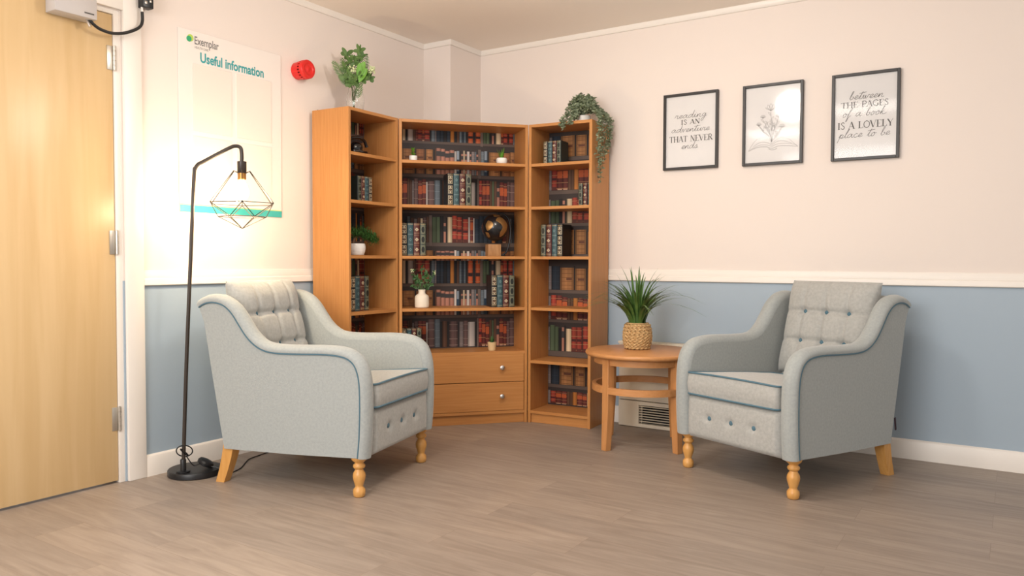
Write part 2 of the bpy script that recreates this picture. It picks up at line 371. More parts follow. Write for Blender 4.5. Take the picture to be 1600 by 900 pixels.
STY = {
 'A': [('nv', 20), ('cr', 11), ('bk', 8), ('wh', 20), ('br', 10), ('dr', 6), ('rd', 18), ('dr', 8), ('rd', 20), ('bk', 6), ('gyb', 14), ('gy', 6), ('nv', 14), ('nv', 13), ('bk', 12), ('nv', 13), ('ob', 15), ('bk', 10), ('br', 10), ('gyb', 9), ('nv', 8), ('gyb', 8), ('bk', 8), ('or_', 19), ('bk', 10), ('or_', 19), ('|', 10), ('gn', 13), ('gn', 12), ('bk', 9), ('pk', 9), ('bk', 7), ('cr', 20), ('dr', 9), ('rd', 17), ('bk', 5), ('rd', 17), ('gyb', 6)],
 'B': [('lb', 14), ('bk', 4), ('tan', 46), ('bk', 5), ('tan2', 32), ('bk', 4), ('tan', 27), ('bk', 7), ('br', 5), ('pk', 17), ('pk', 16), ('pk', 17), ('pk', 18), ('wh', 9), ('lb', 10), ('bk', 7), ('pk', 8), ('cr', 6), ('pk', 8), ('wh', 10), ('pk', 7), ('gy', 13), ('gyb', 6), ('pk', 7), ('|', 10), ('gyb', 13), ('lb', 12), ('bk', 6), ('tan', 44), ('bk', 5), ('tan2', 33), ('tan', 18)],
 'C': [('bk', 5), ('dr', 15), ('dr', 16), ('br', 9), ('br', 8), ('gy', 7), ('mv', 14), ('dr', 15), ('dr', 14), ('wh', 6), ('mv', 24), ('gyb', 21), ('bk', 8), ('br', 18), ('bk', 8), ('mv', 30), ('bk', 6), ('gy', 16), ('mv', 16), ('wh', 26), ('bk', 8), ('|', 6), ('rd', 12), ('dr', 14), ('dr', 14), ('br', 9), ('gn', 8), ('br', 10), ('pk', 11), ('dr', 15), ('dr', 13), ('mv', 10), ('mv', 18)],
 'D': [('bk', 8), ('br', 12), ('pk', 8), ('bk', 6), ('gyb', 12), ('br', 12), ('gy', 12), ('br', 11), ('cr', 9), ('mv', 12), ('br', 10), ('|', 10), ('gn', 16), ('gn', 13), ('bk', 12), ('pk', 9), ('bk', 5), ('cr', 17), ('rd', 17), ('rd', 18), ('bk', 3), ('rd', 20), ('wh', 7), ('dr', 11), ('wh', 5), ('nv', 16), ('nv', 16), ('nv', 16), ('nv', 15), ('ob', 13), ('bk', 8), ('nv', 18), ('dr', 15), ('br', 12), ('gyb', 8), ('bk', 10)],
 # right-hand unit
 'Bt': [('gy', 14), ('nv', 40), ('tan', 62), ('bk', 6), ('tan', 48), ('bk', 7), ('tan2', 45), ('wh', 5), ('bk', 7), ('mv', 16)],
 'Ct': [('gy', 12), ('rd', 24), ('dr', 26), ('dr', 24), ('br', 13), ('br', 12), ('ob', 20), ('dr', 24), ('dr', 20), ('cr', 7), ('br', 22), ('gy', 20), ('br', 20)],
 'Dt': [('gy', 8), ('gn', 22), ('gn', 18), ('bk', 14), ('pk', 12), ('bk', 8), ('cr', 24), ('rd', 23), ('rd', 24), ('bk', 4), ('rd', 26), ('wh', 8), ('dr', 12), ('wh', 6), ('nv', 20), ('nv', 20)],
}
def rowp(b, x0, x1, z0, z1, y, style, rnd, htop=True, jit=True):
    lst = STY[style]; tot = sum(k[1] for k in lst); x = x0; H_ = z1 - z0
    for key, ww in lst:
        xe = x + (x1 - x0) * ww / tot
        if key == '|': b.face([(x, y - .0012, z0 - .02), (xe, y - .0012, z0 - .02), (xe, y - .0012, z1 + .0), (x, y - .0012, z1 + .0)], shade(BAR, 1.3))
        else:
            t = z1 if not (htop and jit) else z0 + H_ * (0.86 + .14 * rnd.random())
            if key == 'pk' and ww < 12 and htop: t = z0 + H_ * .72
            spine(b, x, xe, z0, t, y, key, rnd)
        x = xe
def print_panel(b, x0, x1, z0, z1, y, rows, rnd):
    b.face([(x0, y, z0), (x1, y, z0), (x1, y, z1), (x0, y, z1)], GAP)
    for (style, a, c, flag) in rows:
        if style == 'bar': b.face([(x0, y - .0004, a), (x1, y - .0004, a), (x1, y - .0004, c), (x0, y - .0004, c)], BAR)
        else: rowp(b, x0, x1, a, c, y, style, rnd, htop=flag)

def bookcase(label, loc, rot, width, depth, shelves, prints, seed, drawers=False):
    t = thing('bookcase', label, 'bookcase', loc, rot, 'corner run of oak bookcases')
    rnd = random.Random(seed)
    for sx in (T/2, width - T/2):
        b = MB(); b.box((sx, depth/2, Hh/2), (T, depth, Hh), .0012, seg=1); b.build('side_panel', OAK_V, t)
    b = MB(); b.box((width/2, depth/2, Hh - T/2), (width - 2*T, depth - .001, T), .001, seg=1); b.build('top_panel', OAK_H, t)
    for z in shelves:
        b = MB(); b.box((width/2, depth/2 - .006, z - T/2), (width - 2*T, depth - .014, T), .001, seg=1); b.build('shelf', OAK_H, t)
    b = MB(); b.box((width/2, .024, .0285), (width - 2*T, .016, .057), .001, seg=1); b.build('plinth', OAK_H, t)
    yb = depth - .022
    b = MB(); b.mi = 1; b.box((width/2, depth - .011, Hh/2 + .01), (width - 2*T, .008, Hh - .05)); b.mi = 0
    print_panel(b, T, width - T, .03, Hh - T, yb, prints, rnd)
    b.build('printed_back_panel', [PRINT, OAK_V], t, ang=20, fix=False)['label'] = 'back panel printed with rows of old books'
    if drawers:
        for (a, c) in ((.258, .427), (.080, .254)):
            b = MB(); b.box((width/2, .0085, (a + c)/2), (width - 2*T - .006, .017, c - a), .0015, seg=1); dr = b.build('drawer', OAK_H, t)
            for kx in (.155, width - .165):
                b = MB(); q = Matrix.Rotation(R(90), 3, 'X')
                b.lathe([(.004, 0), (.004, .010), (.0125, .014), (.0155, .021), (.0135, .028), (.006, .0315)], (kx, 0, (a+c)/2 + .005), 16, axis=q)
                b.build('knob', CHROME, dr)['label'] = 'round brushed steel knob'
    return t
SH = [1.594, 1.332, 1.028, 0.714, 0.387, 0.075]
Rt, Ro = R(4.3), Vector((.823, -.331, 0)); Ct, Co = R(47.9), Vector((.290, -.918, 0)); Lt, Lo = R(91.9), Vector((.302, -1.34, 0)); CW = .790
pc = [('A', 1.746, 1.84, False), ('bar', 1.731, 1.746, 0), ('B', 1.594, 1.706, True), ('B', 1.543, 1.594, False), ('bar', 1.522, 1.541, 0), ('C', 1.332, 1.518, True),
      ('bar', 1.296, 1.308, 0), ('D', 1.114, 1.285, True), ('bar', 1.090, 1.113, 0), ('B', 1.0, 1.066, True), ('A', .857, 1.0, False), ('bar', .838, .855, 0),
      ('B', .714, .818, True), ('B', .656, .714, False), ('bar', .637, .654, 0), ('C', .452, .632, True)]
pr_ = [('Bt', 1.66, 1.80, True), ('bar', 1.636, 1.658, 0), ('Ct', 1.451, 1.60, False), ('bar', 1.426, 1.449, 0), ('Dt', 1.24, 1.40, True), ('bar', 1.222, 1.240, 0),
       ('Bt', 1.044, 1.205, True), ('bar', 1.028, 1.042, 0), ('Bt', .817, .97, True), ('bar', .795, .815, 0), ('Ct', .627, .783, True), ('bar', .608, .625, 0), ('Dt', .425, .592, True), ('bar', .39, .423, 0),
       ('Bt', .21, .372, True), ('bar', .188, .208, 0), ('Ct', .084, .170, True)]
bookcase('narrow oak bookcase against the left wall, glass vase on top', Lo, Lt, Wd, Dp, SH, pc, 11)
bookcase('wide oak bookcase in the middle of the run, two drawers below', Co, Ct, CW, .28, [1.594, 1.332, 1.028, .714, .445, .078], pc, 5, True)
bookcase('narrow oak bookcase beside the side table, trailing plant on top', Ro, Rt, Wd, Dp, SH, pr_, 7)
def at(o, t, x, y, z): return (o[0] + x*math.cos(t) - y*math.sin(t), o[1] + x*math.sin(t) + y*math.cos(t), z)

# ------------------------------------------------------------------ free-standing books
CREAMC = (.50, .42, .28); GOLDC = (.42, .31, .15)
def book(kind, big):
    w_, h, dd = (.0375, .197, .135) if big else (.0300, .143, .108)
    base = dict(panel=(.012, .010, .010), teal=(.035, .078, .090), red=(.085, .016, .013), oval=(.020, .030, .026))[kind]
    t = thing('book', 'x', 'book', (0, 0, -5))
    b = MB(); th = .0022
    n = 7; rows = []
    for i in range(n):                                   # rounded spine, front at y = 0
        a = PI * i / (n - 1); x = w_/2 - w_/2 * math.cos(a); y = .007 - .007 * math.sin(a)
        rows.append([(x, y, 0), (x, y, h)])
    b.grid(rows, col=base)
    for x in (0, w_ - th): b.box((x + th/2, dd/2 + .004, h/2), (th, dd - .006, h), col=base)
    b.box((w_/2, .0085, h/2), (w_ - th, .003, h - .002), col=base)
    b.build('cover', [SPINE] , t, ang=40)
    b = MB(); b.box((w_/2, dd/2 + .006, h/2), (w_ - 2*th - .0006, dd - .012, h - .006)); b.build('page_block', PAGES, t)
    b = MB()
    def yy(x): 
        f = max(-1, min(1, (x - w_/2) / (w_/2))); return .007 - .007 * math.sqrt(max(0, 1 - f*f)) - .0006
    def strip(x0, x1, z0, z1, col, lift=0, n=4):
        b.grid([[(x0 + (x1-x0)*i/n, yy(x0 + (x1-x0)*i/n) - lift, z0), (x0 + (x1-x0)*i/n, yy(x0 + (x1-x0)*i/n) - lift, z1)] for i in range(n+1)], col=col)
    def disc(cx, cz, rx, rz, col, lift, n=12):
        b.face([(cx + rx*math.cos(2*PI*k/n), yy(cx) - lift, cz + rz*math.sin(2*PI*k/n)) for k in range(n)], col)
    L_ = w_*.12; R__ = w_*.88; mx = w_/2
    for z in (.035, .955): strip(L_*.6, w_ - L_*.6, h*z, h*z + .0015, GOLDC); strip(L_*.6, w_ - L_*.6, h*z + .003, h*z + .0042, GOLDC)
    for k in range(3):
        c = h * (.19 + .305 * k)
        if kind == 'panel':
            strip(L_*1.1, R__, c - h*.115, c + h*.125, CREAMC); strip(L_*1.6, w_ - L_*1.6, c - h*.098, c + h*.108, (.05, .035, .025), .0004)
            for q in range(5): disc(mx, c + h*(-.075 + .04*q), w_*(.15 + .10*(q % 2)), h*.019, CREAMC, .0009)
            disc(mx, c, w_*.16, h*.04, (.10, .05, .03), .0012)
        elif kind == 'teal':
            for dz in (-.14, .145): strip(L_*.7, w_ - L_*.7, c + h*dz, c + h*dz + .0014, (.20, .30, .30))
            b.face([(mx + .22*w_*math.sin(a), yy(mx) - .0006, c + h*.055*math.cos(a)) for a in (0, PI/2, PI, 3*PI/2)], (.13, .23, .24)); disc(mx, c, w_*.07, h*.02, (.03, .07, .08), .001)
        elif kind == 'red':
            for a in range(4): disc(mx + w_*.15*math.sin(a*PI/2), c + h*.030*math.cos(a*PI/2), w_*.14, h*.024, CREAMC, .0006 + a*.0001)
            disc(mx, c, w_*.08, h*.014, (.30, .12, .06), .0014)
            for dz in (-.125, -.105, .125): strip(L_*.7, w_ - L_*.7, c + h*dz, c + h*dz + .0015, (.36, .22, .13))
        else:
            strip(L_, R__, c - h*.135, c + h*.145, (.115, .125, .085)); disc(mx, c, w_*.33, h*.118, (.20, .20, .13), .0005); disc(mx, c, w_*.28, h*.098, (.012, .016, .014), .0009)
    b.build('spine_ornament', SPINE, t, fix=False)
    return t
KINDS = {}
NAMES = dict(panel='black book with cream ornamental panels', teal='teal book with faint gilt diamonds', red='dark red book with cream flower motifs', oval='dark green book with three black ovals')
def place_set(o, t, x, y, z, order, big, where, group, gap=None):
    w_ = (.0378 if big else .0303)
    for i, k in enumerate(order):
        key = (k, big); p = at(o, t, x + i*w_, y, z)
        lab = NAMES[k] + ' ' + where
        if key not in KINDS:
            bk = book(k, big); KINDS[key] = bk; bk.location = p; bk.rotation_euler = (0, 0, t); bk['label'] = lab; bk['group'] = group
        else: dup(KINDS[key], p, t, lab, group)
e_ = .0006
P4 = ['panel', 'teal', 'red', 'oval']
place_set(Co, Ct, .300, .065, 1.332 + e_, P4, True, 'on the second shelf of the middle bookcase', 'books on the second middle shelf')
place_set(Co, Ct, .0195, .065, 1.028 + e_, P4, True, 'left of the globe on its shelf', 'books sharing the shelf with the globe')
place_set(Co, Ct, .574, .06, .714 + e_, P4, True, 'right of the white vase on its shelf', 'books sharing the shelf with the white vase')
place_set(Co, Ct, .024, .075, .445 + e_, P4, False, 'just above the drawers, behind the armchair', 'books above the drawers')
place_set(Ro, Rt, .058, .08, 1.594 + e_, P4, False, 'on the top shelf of the right bookcase', 'books under the trailing plant')
place_set(Ro, Rt, .278, .12, 1.332 + e_, P4[::-1], False, 'on the second shelf of the right bookcase', 'books on the second right shelf')
place_set(Ro, Rt, .042, .08, 1.028 + e_, P4[::-1], True, 'on the third shelf of the right bookcase', 'books on the third right shelf')
place_set(Lo, Lt, .141, .06, 1.332 + e_, P4[::-1], False, 'on the second shelf of the left bookcase', 'books on the second left shelf')
place_set(Lo, Lt, .082, .06, .714 + e_, P4, True, 'on the fourth shelf of the left bookcase', 'books on the fourth left shelf')

# ------------------------------------------------------------------ armchairs
def armchair(label, loc, rot):
    """local: -y is the front, x to the side, z up; origin between the front feet"""
    t = thing('armchair', label, 'armchair', loc, rot, 'pair of buttoned grey armchairs')
    path = [(.052, .168), (.060, .25), (.064, .36), (.063, .46), (.055, .525), (.036, .575), (.006, .608), (-.035, .628), (-.09, .637), (-.16, .639), (-.25, .636), (-.34, .634), (-.40, .636), (-.44, .643), (-.475, .660), (-.51, .690), (-.545, .735), (-.58, .782), (-.615, .815), (-.655, .837), (-.70, .847), (-.745, .846), (-.785, .834), (-.812, .818)]
    path = [(v[0], v[1]) for v in spline([(p[0], p[1], 0) for p in path], 3)]
    n = len(path); nrm = []
    for i in range(n):
        a = path[max(i-1, 0)]; c = path[min(i+1, n-1)]; dx, dz = c[0]-a[0], c[1]-a[1]; l = math.hypot(dx, dz); nrm.append((-dz/l if False else dz/l, -dx/l))
    # outward normal of the path (path runs up the front then backwards): (dz,-dx)
    def inset(i, k): return (path[i][0] - nrm[i][0]*k, path[i][1] - nrm[i][1]*k)
    sec = [(.262, .075), (.2625, .040), (.266, .022), (.276, .008), (.292, .001), (.306, .000), (.324, .005), (.337, .015), (.343, .026), (.341, .034), (.334, .037), (.333, .075)]
    for sgn in (1, -1):
        b = MB(); rows = []
        for i in range(n):
            rows.append([(sgn*x, -inset(i, k)[0], inset(i, k)[1]) for (x, k) in sec])
        V = b.grid(rows); b.cap(V[0]); b.cap(V[-1], True)
        # flat side panels under the roll
        poly = [inset(i, .036) for i in range(n)]
        poly = [p for p in poly] + [(-.765, .72), (-.735, .55), (-.70, .36), (-.662, .158), (-.30, .162)]
        for x in (.336, .262):
            f = b.bm.faces.new([b.bm.verts.new((sgn*x, -p[0], p[1])) for p in poly]); bmesh.ops.triangulate(b.bm, faces=[f])
        tail = [inset(n-1, .036), (-.765, .72), (-.735, .55), (-.70, .36), (-.662, .158), (-.30, .162), inset(0, .036)]
        b.grid([[(sgn*.262, -p[0], p[1]), (sgn*.336, -p[0], p[1])] for p in tail])
        bmesh.ops.remove_doubles(b.bm, verts=b.bm.verts, dist=.0004)
        arm = b.build('arm', FAB, t, ang=50)
        b = MB(); b.tube([(sgn*.3395, -inset(i, .038)[0], inset(i, .038)[1]) for i in range(n)], .0034, 6); b.build('piping', PIPE, arm)['label'] = 'teal piping'
    # base frame and back
    b = MB(); b.box((0, .31, .262), (.530, .66, .195), .006); b.build('seat_base', FAB, t)
    b = MB(); rows = []
    for (fw, z, th) in ((-.665, .160, .05), (-.70, .36, .06), (-.735, .55, .06), (-.76, .70, .06), (-.778, .79, .055), (-.786, .825, .04), (-.79, .838, .015)):
        rows.append([(x, -fw - th, z) for x in (-.266, -.13, 0, .13, .266)] + [(x, -fw, z) for x in (.266, .13, 0, -.13, -.266)])
    V = b.grid(rows, closed_v=True); b.cap(V[0]); b.cap(V[-1], True); b.build('backrest', FAB, t, ang=50)
    # front rail with three buttons
    b = MB(); nx, nz = 40, 16; P = []
    bx = (-.127, 0, .127)
    for i in range(nx + 1):
        row = []
        for j in range(nz + 1):
            x = -.2615 + .523*i/nx; z = .165 + .206*j/nz
            e = min(1, (x + .2615)/.02, (.2615 - x)/.02); ez = min(1, (z - .165)/.022, (.371 - z)/.022)
            y = -.030 - .026*math.sqrt(max(0, min(1, 1-(1-max(e,0))**2)))*math.sqrt(max(0, 1-(1-max(ez,0))**2))
            y += .004*((z-.268)/.1)**2
            for q in bx: y += .014*math.exp(-((x-q)**2 + (z-.272)**2)/.00035) + .003*math.exp(-((z-.272)/.006)**2)*math.exp(-((x-q)/.05)**2)
            row.append((x, y, z))
        P.append(row)
    V = b.grid(P); fr = b.build('front_rail', FABF, t, ang=60)
    for q in bx:
        b = MB(); b.sphere((q, -.044, .272), .0115, 12, 8, (1, .55, 1)); b.build('button', PIPE, fr)['label'] = 'teal button'
    # seat cushion: T-free box cushion, crowned top
    b = MB(); nx, ny = 28, 30; x1 = .257; y0, y1 = -.058, .555
    def cz(x, y, top):
        fx = min(1, (x1 - abs(x))/.03); fy = min(1, (y - y0)/.03, (y1 - y)/.03)
        rim = (.474 - .05*(y - y0)/(y1 - y0)) if top else (.374 - .002)
        crown = (1 - (x/x1)**2) * (1 - ((y - .22)/.31)**2 if abs(y-.22) < .31 else 0)
        return rim + (.022*max(crown, 0) if top else -.0*max(crown, 0))
    def outl(s):                                            # rounded-rectangle outline, s in 0..1
        pts = []
        r = .022
        for (cx, cy, a0) in ((x1 - r, y0 + r, -90), (x1 - r, y1 - r, 0), (-x1 + r, y1 - r, 90), (-x1 + r, y0 + r, 180)):
            for k in range(5): a = R(a0 + 90*k/4); pts.append((cx + r*math.cos(a), cy + r*math.sin(a)))
        return pts
    O = outl(0)
    def dens(O):
        out = []
        for i in range(len(O)):
            a, c = O[i], O[(i+1) % len(O)]; l = math.hypot(c[0]-a[0], c[1]-a[1]); k = max(1, int(l/.03))
            out += [(a[0] + (c[0]-a[0])*q/k, a[1] + (c[1]-a[1])*q/k) for q in range(k)]
        return out
    O = dens(O); cxm, cym = 0, .25
    rows = []
    for f in (0.02, .2, .4, .6, .78, .9, .97, 1.0): rows.append([(cxm + (p[0]-cxm)*f, cym + (p[1]-cym)*f, cz(cxm + (p[0]-cxm)*f, cym + (p[1]-cym)*f, True)) for p in O])
    for h in (.75, .5, .25): rows.append([(p[0]*(1 + .012*math.sin(PI*h)), p[1] - (.008*math.sin(PI*h) if p[1] < 0 else 0), cz(p[0], p[1], False) + h*(cz(p[0], p[1], True) - cz(p[0], p[1], False))) for p in O])
    for f in (1.0, .9, .5, .02): rows.append([(cxm + (p[0]-cxm)*f, cym + (p[1]-cym)*f, .3725) for p in O])
    V = b.grid(rows, closed_v=True); b.cap(V[0]); b.cap(V[-1], True)
    cu = b.build('seat_cushion', FABF, t, ang=60)
    b = MB(); b.tube([(p[0]*1.004, p[1] - .002, cz(p[0], p[1], True)) for p in O], .0045, 6, closed=True); b.tube([(p[0]*1.004, p[1] - .002, .3745) for p in O], .0045, 6, closed=True)
    b.build('piping', PIPE, cu)['label'] = 'teal piping'
    # back cushion, two rows of three buttons
    tilt = math.atan2(.120, .47); W2, H2 = .247, .485; nx, nz = 52, 64
    def back_pt(u, v, side):
        x = -W2 + 2*W2*u; h = H2*v
        ex = max(0, 1 - abs(2*u - 1)**5)**.5; ev = max(0, 1 - abs(2*v - 1)**6)**.5; e = ex*ev
        if side:
            th = .040 + .070*e if False else .062*e
            for vr in (.345, .655):
                th -= .013*math.exp(-((v - vr)/.022)**2)*ex
                for q in (-.125, 0, .125): th -= .020*math.exp(-(((x-q)/.018)**2 + ((v-vr)*H2/.018)**2))
            for q in (-.125, 0, .125): th -= .010*math.exp(-((x-q)/.009)**2)*ev
            th += .006*math.sin(v*PI*3)**2*e
            d = th
        else: d = -.052*e
        x *= (1 - .03*math.sin(v*PI)*(1 if side else 1)) ; 
        base_f, base_z = -.600, .432
        fw = base_f - h*math.sin(tilt) + d*math.cos(tilt); z = base_z + h*math.cos(tilt) + d*math.sin(tilt)
        return (x, -fw, z)
    b = MB()
    for side in (1, 0): b.grid([[back_pt(i/nx, j/nz, side) for j in range(nz+1)] for i in range(nx+1)])
    bmesh.ops.remove_doubles(b.bm, verts=b.bm.verts, dist=.0005)
    bc = b.build('back_cushion', FABF, t, ang=70)
    for vr in (.345, .655):
        for q in (-.125, 0, .125):
            p = back_pt((q*1.0 + W2)/(2*W2), vr, 1); b = MB(); b.sphere((p[0], p[1] - .009, p[2] + .002), .0130, 12, 8, (1, .7, 1)); b.build('button', PIPE, bc)['label'] = 'teal button'
    # legs
    prof = [(.019, 0), (.024, .004), (.0265, .018), (.0255, .032), (.0175, .042), (.0165, .046), (.0195, .055), (.0255, .075), (.0275, .088), (.0255, .101), (.0175, .115), (.0160, .119), (.0225, .123), (.0265, .130), (.0250, .137), (.0180, .143), (.0180, .146), (.0255, .153), (.033, .160), (.035, .170)]
    for sx in (-.300, .300):
        b = MB(); b.lathe(prof, (sx, 0, 0), 20); b.build('leg', LEGW, t, ang=60)['label'] = 'turned front leg'
    for sx in (-.300, .300):
        b = MB(); rows = []
        for (z, y, s_) in ((0, .700, .021), (.06, .678, .0225), (.12, .660, .0245), (.175, .648, .026)): rows.append([(sx + a*s_, y + c*s_*1.05, z) for (a, c) in ((-1, -1), (1, -1), (1, 1), (-1, 1))])
        V = b.grid(rows, closed_v=True); b.cap(V[0]); b.cap(V[-1], True); b.build('leg', LEGW, t, ang=30)['label'] = 'square raked rear leg'
    return t
def face_rot(fx, fy): return math.atan2(fy, fx) + PI/2
la = R(14)
armchair('grey buttoned armchair beside the floor lamp, seen from its side', (.960, -1.7265, 0), la + PI/2)
ra = math.atan2(-.916, -.40)
ch2 = armchair('grey buttoned armchair right of the round table, under the pictures', (2.300, -.9035, 0), ra + PI/2)
b = MB(); b.box((.334, .700, .245), (.003, .012, .06), .0005, rot=Matrix.Rotation(R(8), 3, 'X')); 
b.build('fabric_tag', TAGM, ch2)['label'] = 'small dark tag sewn in the rear seam'

# ------------------------------------------------------------------ side table
t = thing('side_table', 'round beech side table with ring stretcher between bookcase and armchair', 'table', (1.642, -.465, 0))
b = MB(); b.lathe([(.02, .489), (.295, .489), (.304, .492), (.309, .498), (.310, .505), (.307, .512), (.301, .515), (.02, .515)], (0, 0, 0), 72); b.build('table_top', BEECH, t, ang=50)
b = MB(); b.lathe([(.262, .452), (.262, .4885), (.240, .4885), (.240, .452), (.262, .452)], (0, 0, 0), 72, capped=False); b.build('apron', BEECH, t, ang=50)
b = MB(); b.lathe([(.272, .302), (.272, .337), (.250, .337), (.250, .302), (.272, .302)], (0, 0, 0), 72, capped=False); b.build('ring_stretcher', BEECH, t, ang=50)
for k in range(4):
    a = R(-111.5 + 90*k); b = MB(); rows = []
    for (z, rr, hw_, hd) in ((0, .262, .0185, .0185), (.10, .257, .020, .020), (.22, .251, .0225, .022), (.34, .250, .0235, .0225), (.489, .250, .0235, .0225)):
        c_ = Vector((math.cos(a), math.sin(a), 0)); s_ = Vector((-math.sin(a), math.cos(a), 0)); q = c_*rr + Vector((0, 0, z))
        r45 = [(c_*math.cos(R(45 + 90*i + 0)) + s_*math.sin(R(45 + 90*i))) for i in range(4)]
        rows.append([q + c_*hd*i + s_*hw_*j for (i, j) in ((-1, -1), (1, -1), (1, 1), (-1, 1))])
    V = b.grid(rows, closed_v=True); b.cap(V[0]); b.cap(V[-1], True)
    bmesh.ops.bevel(b.bm, geom=[e for e in b.bm.edges], offset=.002, segments=1, affect='EDGES'); b.build('leg', BEECHV, t, ang=40)

# ------------------------------------------------------------------ basket with grass
t = thing('potted_grass', 'artificial grass plant in a woven basket on the round side table', 'plant', (1.592, -.42, .5155))
def bas_r(z): return .053 + .020*math.sin(PI*min(1, max(0, (z + .020)/.180)))**.9
b = MB(); b.lathe([(.048, .001), (bas_r(.01) - .006, .006), (bas_r(.04) - .007, .04), (bas_r(.07) - .007, .07), (bas_r(.10) - .007, .10), (bas_r(.135) - .006, .135), (.048, .135), (.046, .12), (.046, .01)], (0, 0, 0), 32)
nrow = 7
b.mi = 1
for f in b.bm.faces: f.material_index = 1
b.mi = 0
for k in range(nrow):
    z0 = .0135 + .0188*k
    for ph in (0, 2*PI/3, 4*PI/3):
        pts = []
        for i in range(144):
            a = 2*PI*i/144; w_ = 6*a + ph + k*1.7
            rr = bas_r(z0) - .0005 + .0055*math.sin(2*w_); pts.append((rr*math.cos(a), rr*math.sin(a), z0 + .0072*math.cos(w_)))
        b.tube(pts, .0056, 6, closed=True)
b.tube([(bas_r(.140)*.97*math.cos(2*PI*i/48), bas_r(.140)*.97*math.sin(2*PI*i/48), .142) for i in range(48)], .0045, 6, closed=True)
b.build('basket', [RATTAN, RATD], t, ang=60)['label'] = 'tan woven basket'
rnd = random.Random(3); b = MB()
for i in range(78):
    a = rnd.random()*2*PI; r0 = .042*math.sqrt(rnd.random()); L0 = .24 + .17*rnd.random(); lean = (.06 + .34*rnd.random()**1.05) * (.7 + r0/.045*.6)
    base = Vector((r0*math.cos(a), r0*math.sin(a), .12)); aa = a + rnd.uniform(-.4, .4); dv = Vector((math.cos(aa), math.sin(aa), 0)); sd = Vector((-math.sin(aa), math.cos(aa), 0))
    n = 9; rows = []; w0 = .0072 + .003*rnd.random()
    for k in range(n + 1):
        f = k/n; p = base + dv*(lean*f**1.9) + Vector((0, 0, L0*(f - .42*lean/.28*f**3.0))); ww = w0*(1 - f**2.2)*(0.75 + .25*math.sin(PI*f)) + .0004
        rows.append([p - sd*ww, p + dv*ww*.35, p + sd*ww])
    b.grid(rows)
b.build('grass_blades', GREEN_G, t, ang=80, fix=False)
b = MB(); b.lathe([(.001, .121), (.050, .121)], (0, 0, 0), 24, capped=False); b.build('soil', SOIL, t)

# ------------------------------------------------------------------ storage heater
t = thing('storage_heater', 'cream wall heater behind the round side table, grille at its foot', 'heater', (1.325, -.004, 0))
b = MB(); b.box((.315, -.043, .338), (.63, .078, .352), .004); b.box((.315, -.045, .509), (.64, .086, .014), .003); b.build('casing', HEAT, t)
b = MB()
for (x, z, w_, h) in ((.066, .080, .132, .155), (.541, .080, .178, .155), (.292, .013, .321, .021), (.292, .1465, .321, .022)): b.box((x, -.043, z), (w_, .078, h), .001, seg=1)
b.build('lower_panel', HEAT, t)
b = MB(); b.box((.292, -.03, .08), (.32, .03, .112)); b.build('grille_recess', DARK, t)
for k in range(7):
    b = MB(); b.box((.292, -.076, .038 + .0150*k), (.318, .008, .0036), .0008, seg=1, rot=Matrix.Rotation(R(18), 3, 'X')); b.build('grille_slat', HEAT, t)
b = MB(); b.box((.152, -.078, .080), (.0025, .006, .108)); b.box((.40, -.078, .080), (.0025, .006, .108)); b.build('grille_rod', HEAT, t)

# ------------------------------------------------------------------ floor lamp
t = thing('floor_lamp', 'black floor lamp with geometric wire cage shade and lit bulb', 'lamp', (.147, -2.185, 0))
O_ = Vector((.147, -2.185, 0))
def l(x, y, z): return (x - O_.x, y - O_.y, z)
b = MB(); b.lathe([(.118, 0), (.121, .003), (.121, .024), (.118, .028), (.01, .029)], (0, 0, 0), 56); b.build('base', BLACK, t, ang=40)
b = MB(); b.lathe([(.030, .029), (.030, .035), (.013, .037), (.013, .085), (.011, .088)], l(.168, -2.262, 0), 20); b.build('pole_socket', BLACK, t)
pp = spline([l(.168, -2.262, .04), l(.174, -2.245, .5), l(.182, -2.222, 1.0), l(.188, -2.204, 1.375), l(.190, -2.199, 1.415), l(.195, -2.186, 1.437), l(.206, -2.168, 1.450), l(.285, -2.090, 1.514), l(.304, -2.066, 1.526), l(.317, -2.050, 1.520), l(.320, -2.045, 1.494), l(.320, -2.045, 1.450)], 8)
b = MB(); b.tube(pp, .0085, 12); b.build('pole', BRONZE, t, ang=60)
sx_, sy_ = .320, -2.045
b = MB(); b.lathe([(.010, 1.458), (.021, 1.456), (.021, 1.405), (.019, 1.402)], l(sx_, sy_, 0), 20); b.build('bulb_holder', BRONZE, t)
b = MB(); b.lathe([(.019, 1.404), (.019, 1.374), (.014, 1.370)], l(sx_, sy_, 0), 18); b.build('holder_collar', BRASS, t)
b = MB(); b.lathe([(.013, 1.372), (.015, 1.362), (.024, 1.342), (.030, 1.322), (.031, 1.310), (.027, 1.294), (.016, 1.282), (.003, 1.279)], l(sx_, sy_, 0), 20); b.build('bulb', BULB, t)
va = math.atan2(.612, -.790)
hi = [Vector(l(sx_, sy_, 1.262)) + Vector((.158*math.cos(va + k*PI/3), .158*math.sin(va + k*PI/3), 0)) for k in range(6)]
lo = [Vector(l(sx_, sy_, 1.200)) + Vector((.1056*math.cos(va + PI/6 + k*PI/3), .1056*math.sin(va + PI/6 + k*PI/3), 0)) for k in range(6)]
top = [Vector(l(sx_, sy_, 1.412)) + Vector((.040*math.cos(va + k*PI/3), .040*math.sin(va + k*PI/3), 0)) for k in range(6)]
tin = [Vector(l(sx_, sy_, 1.404)) + Vector((.020*math.cos(va + k*PI/3), .020*math.sin(va + k*PI/3), 0)) for k in range(6)]
ap = Vector(l(sx_, sy_, 1.146)); wr = .0019; b = MB()
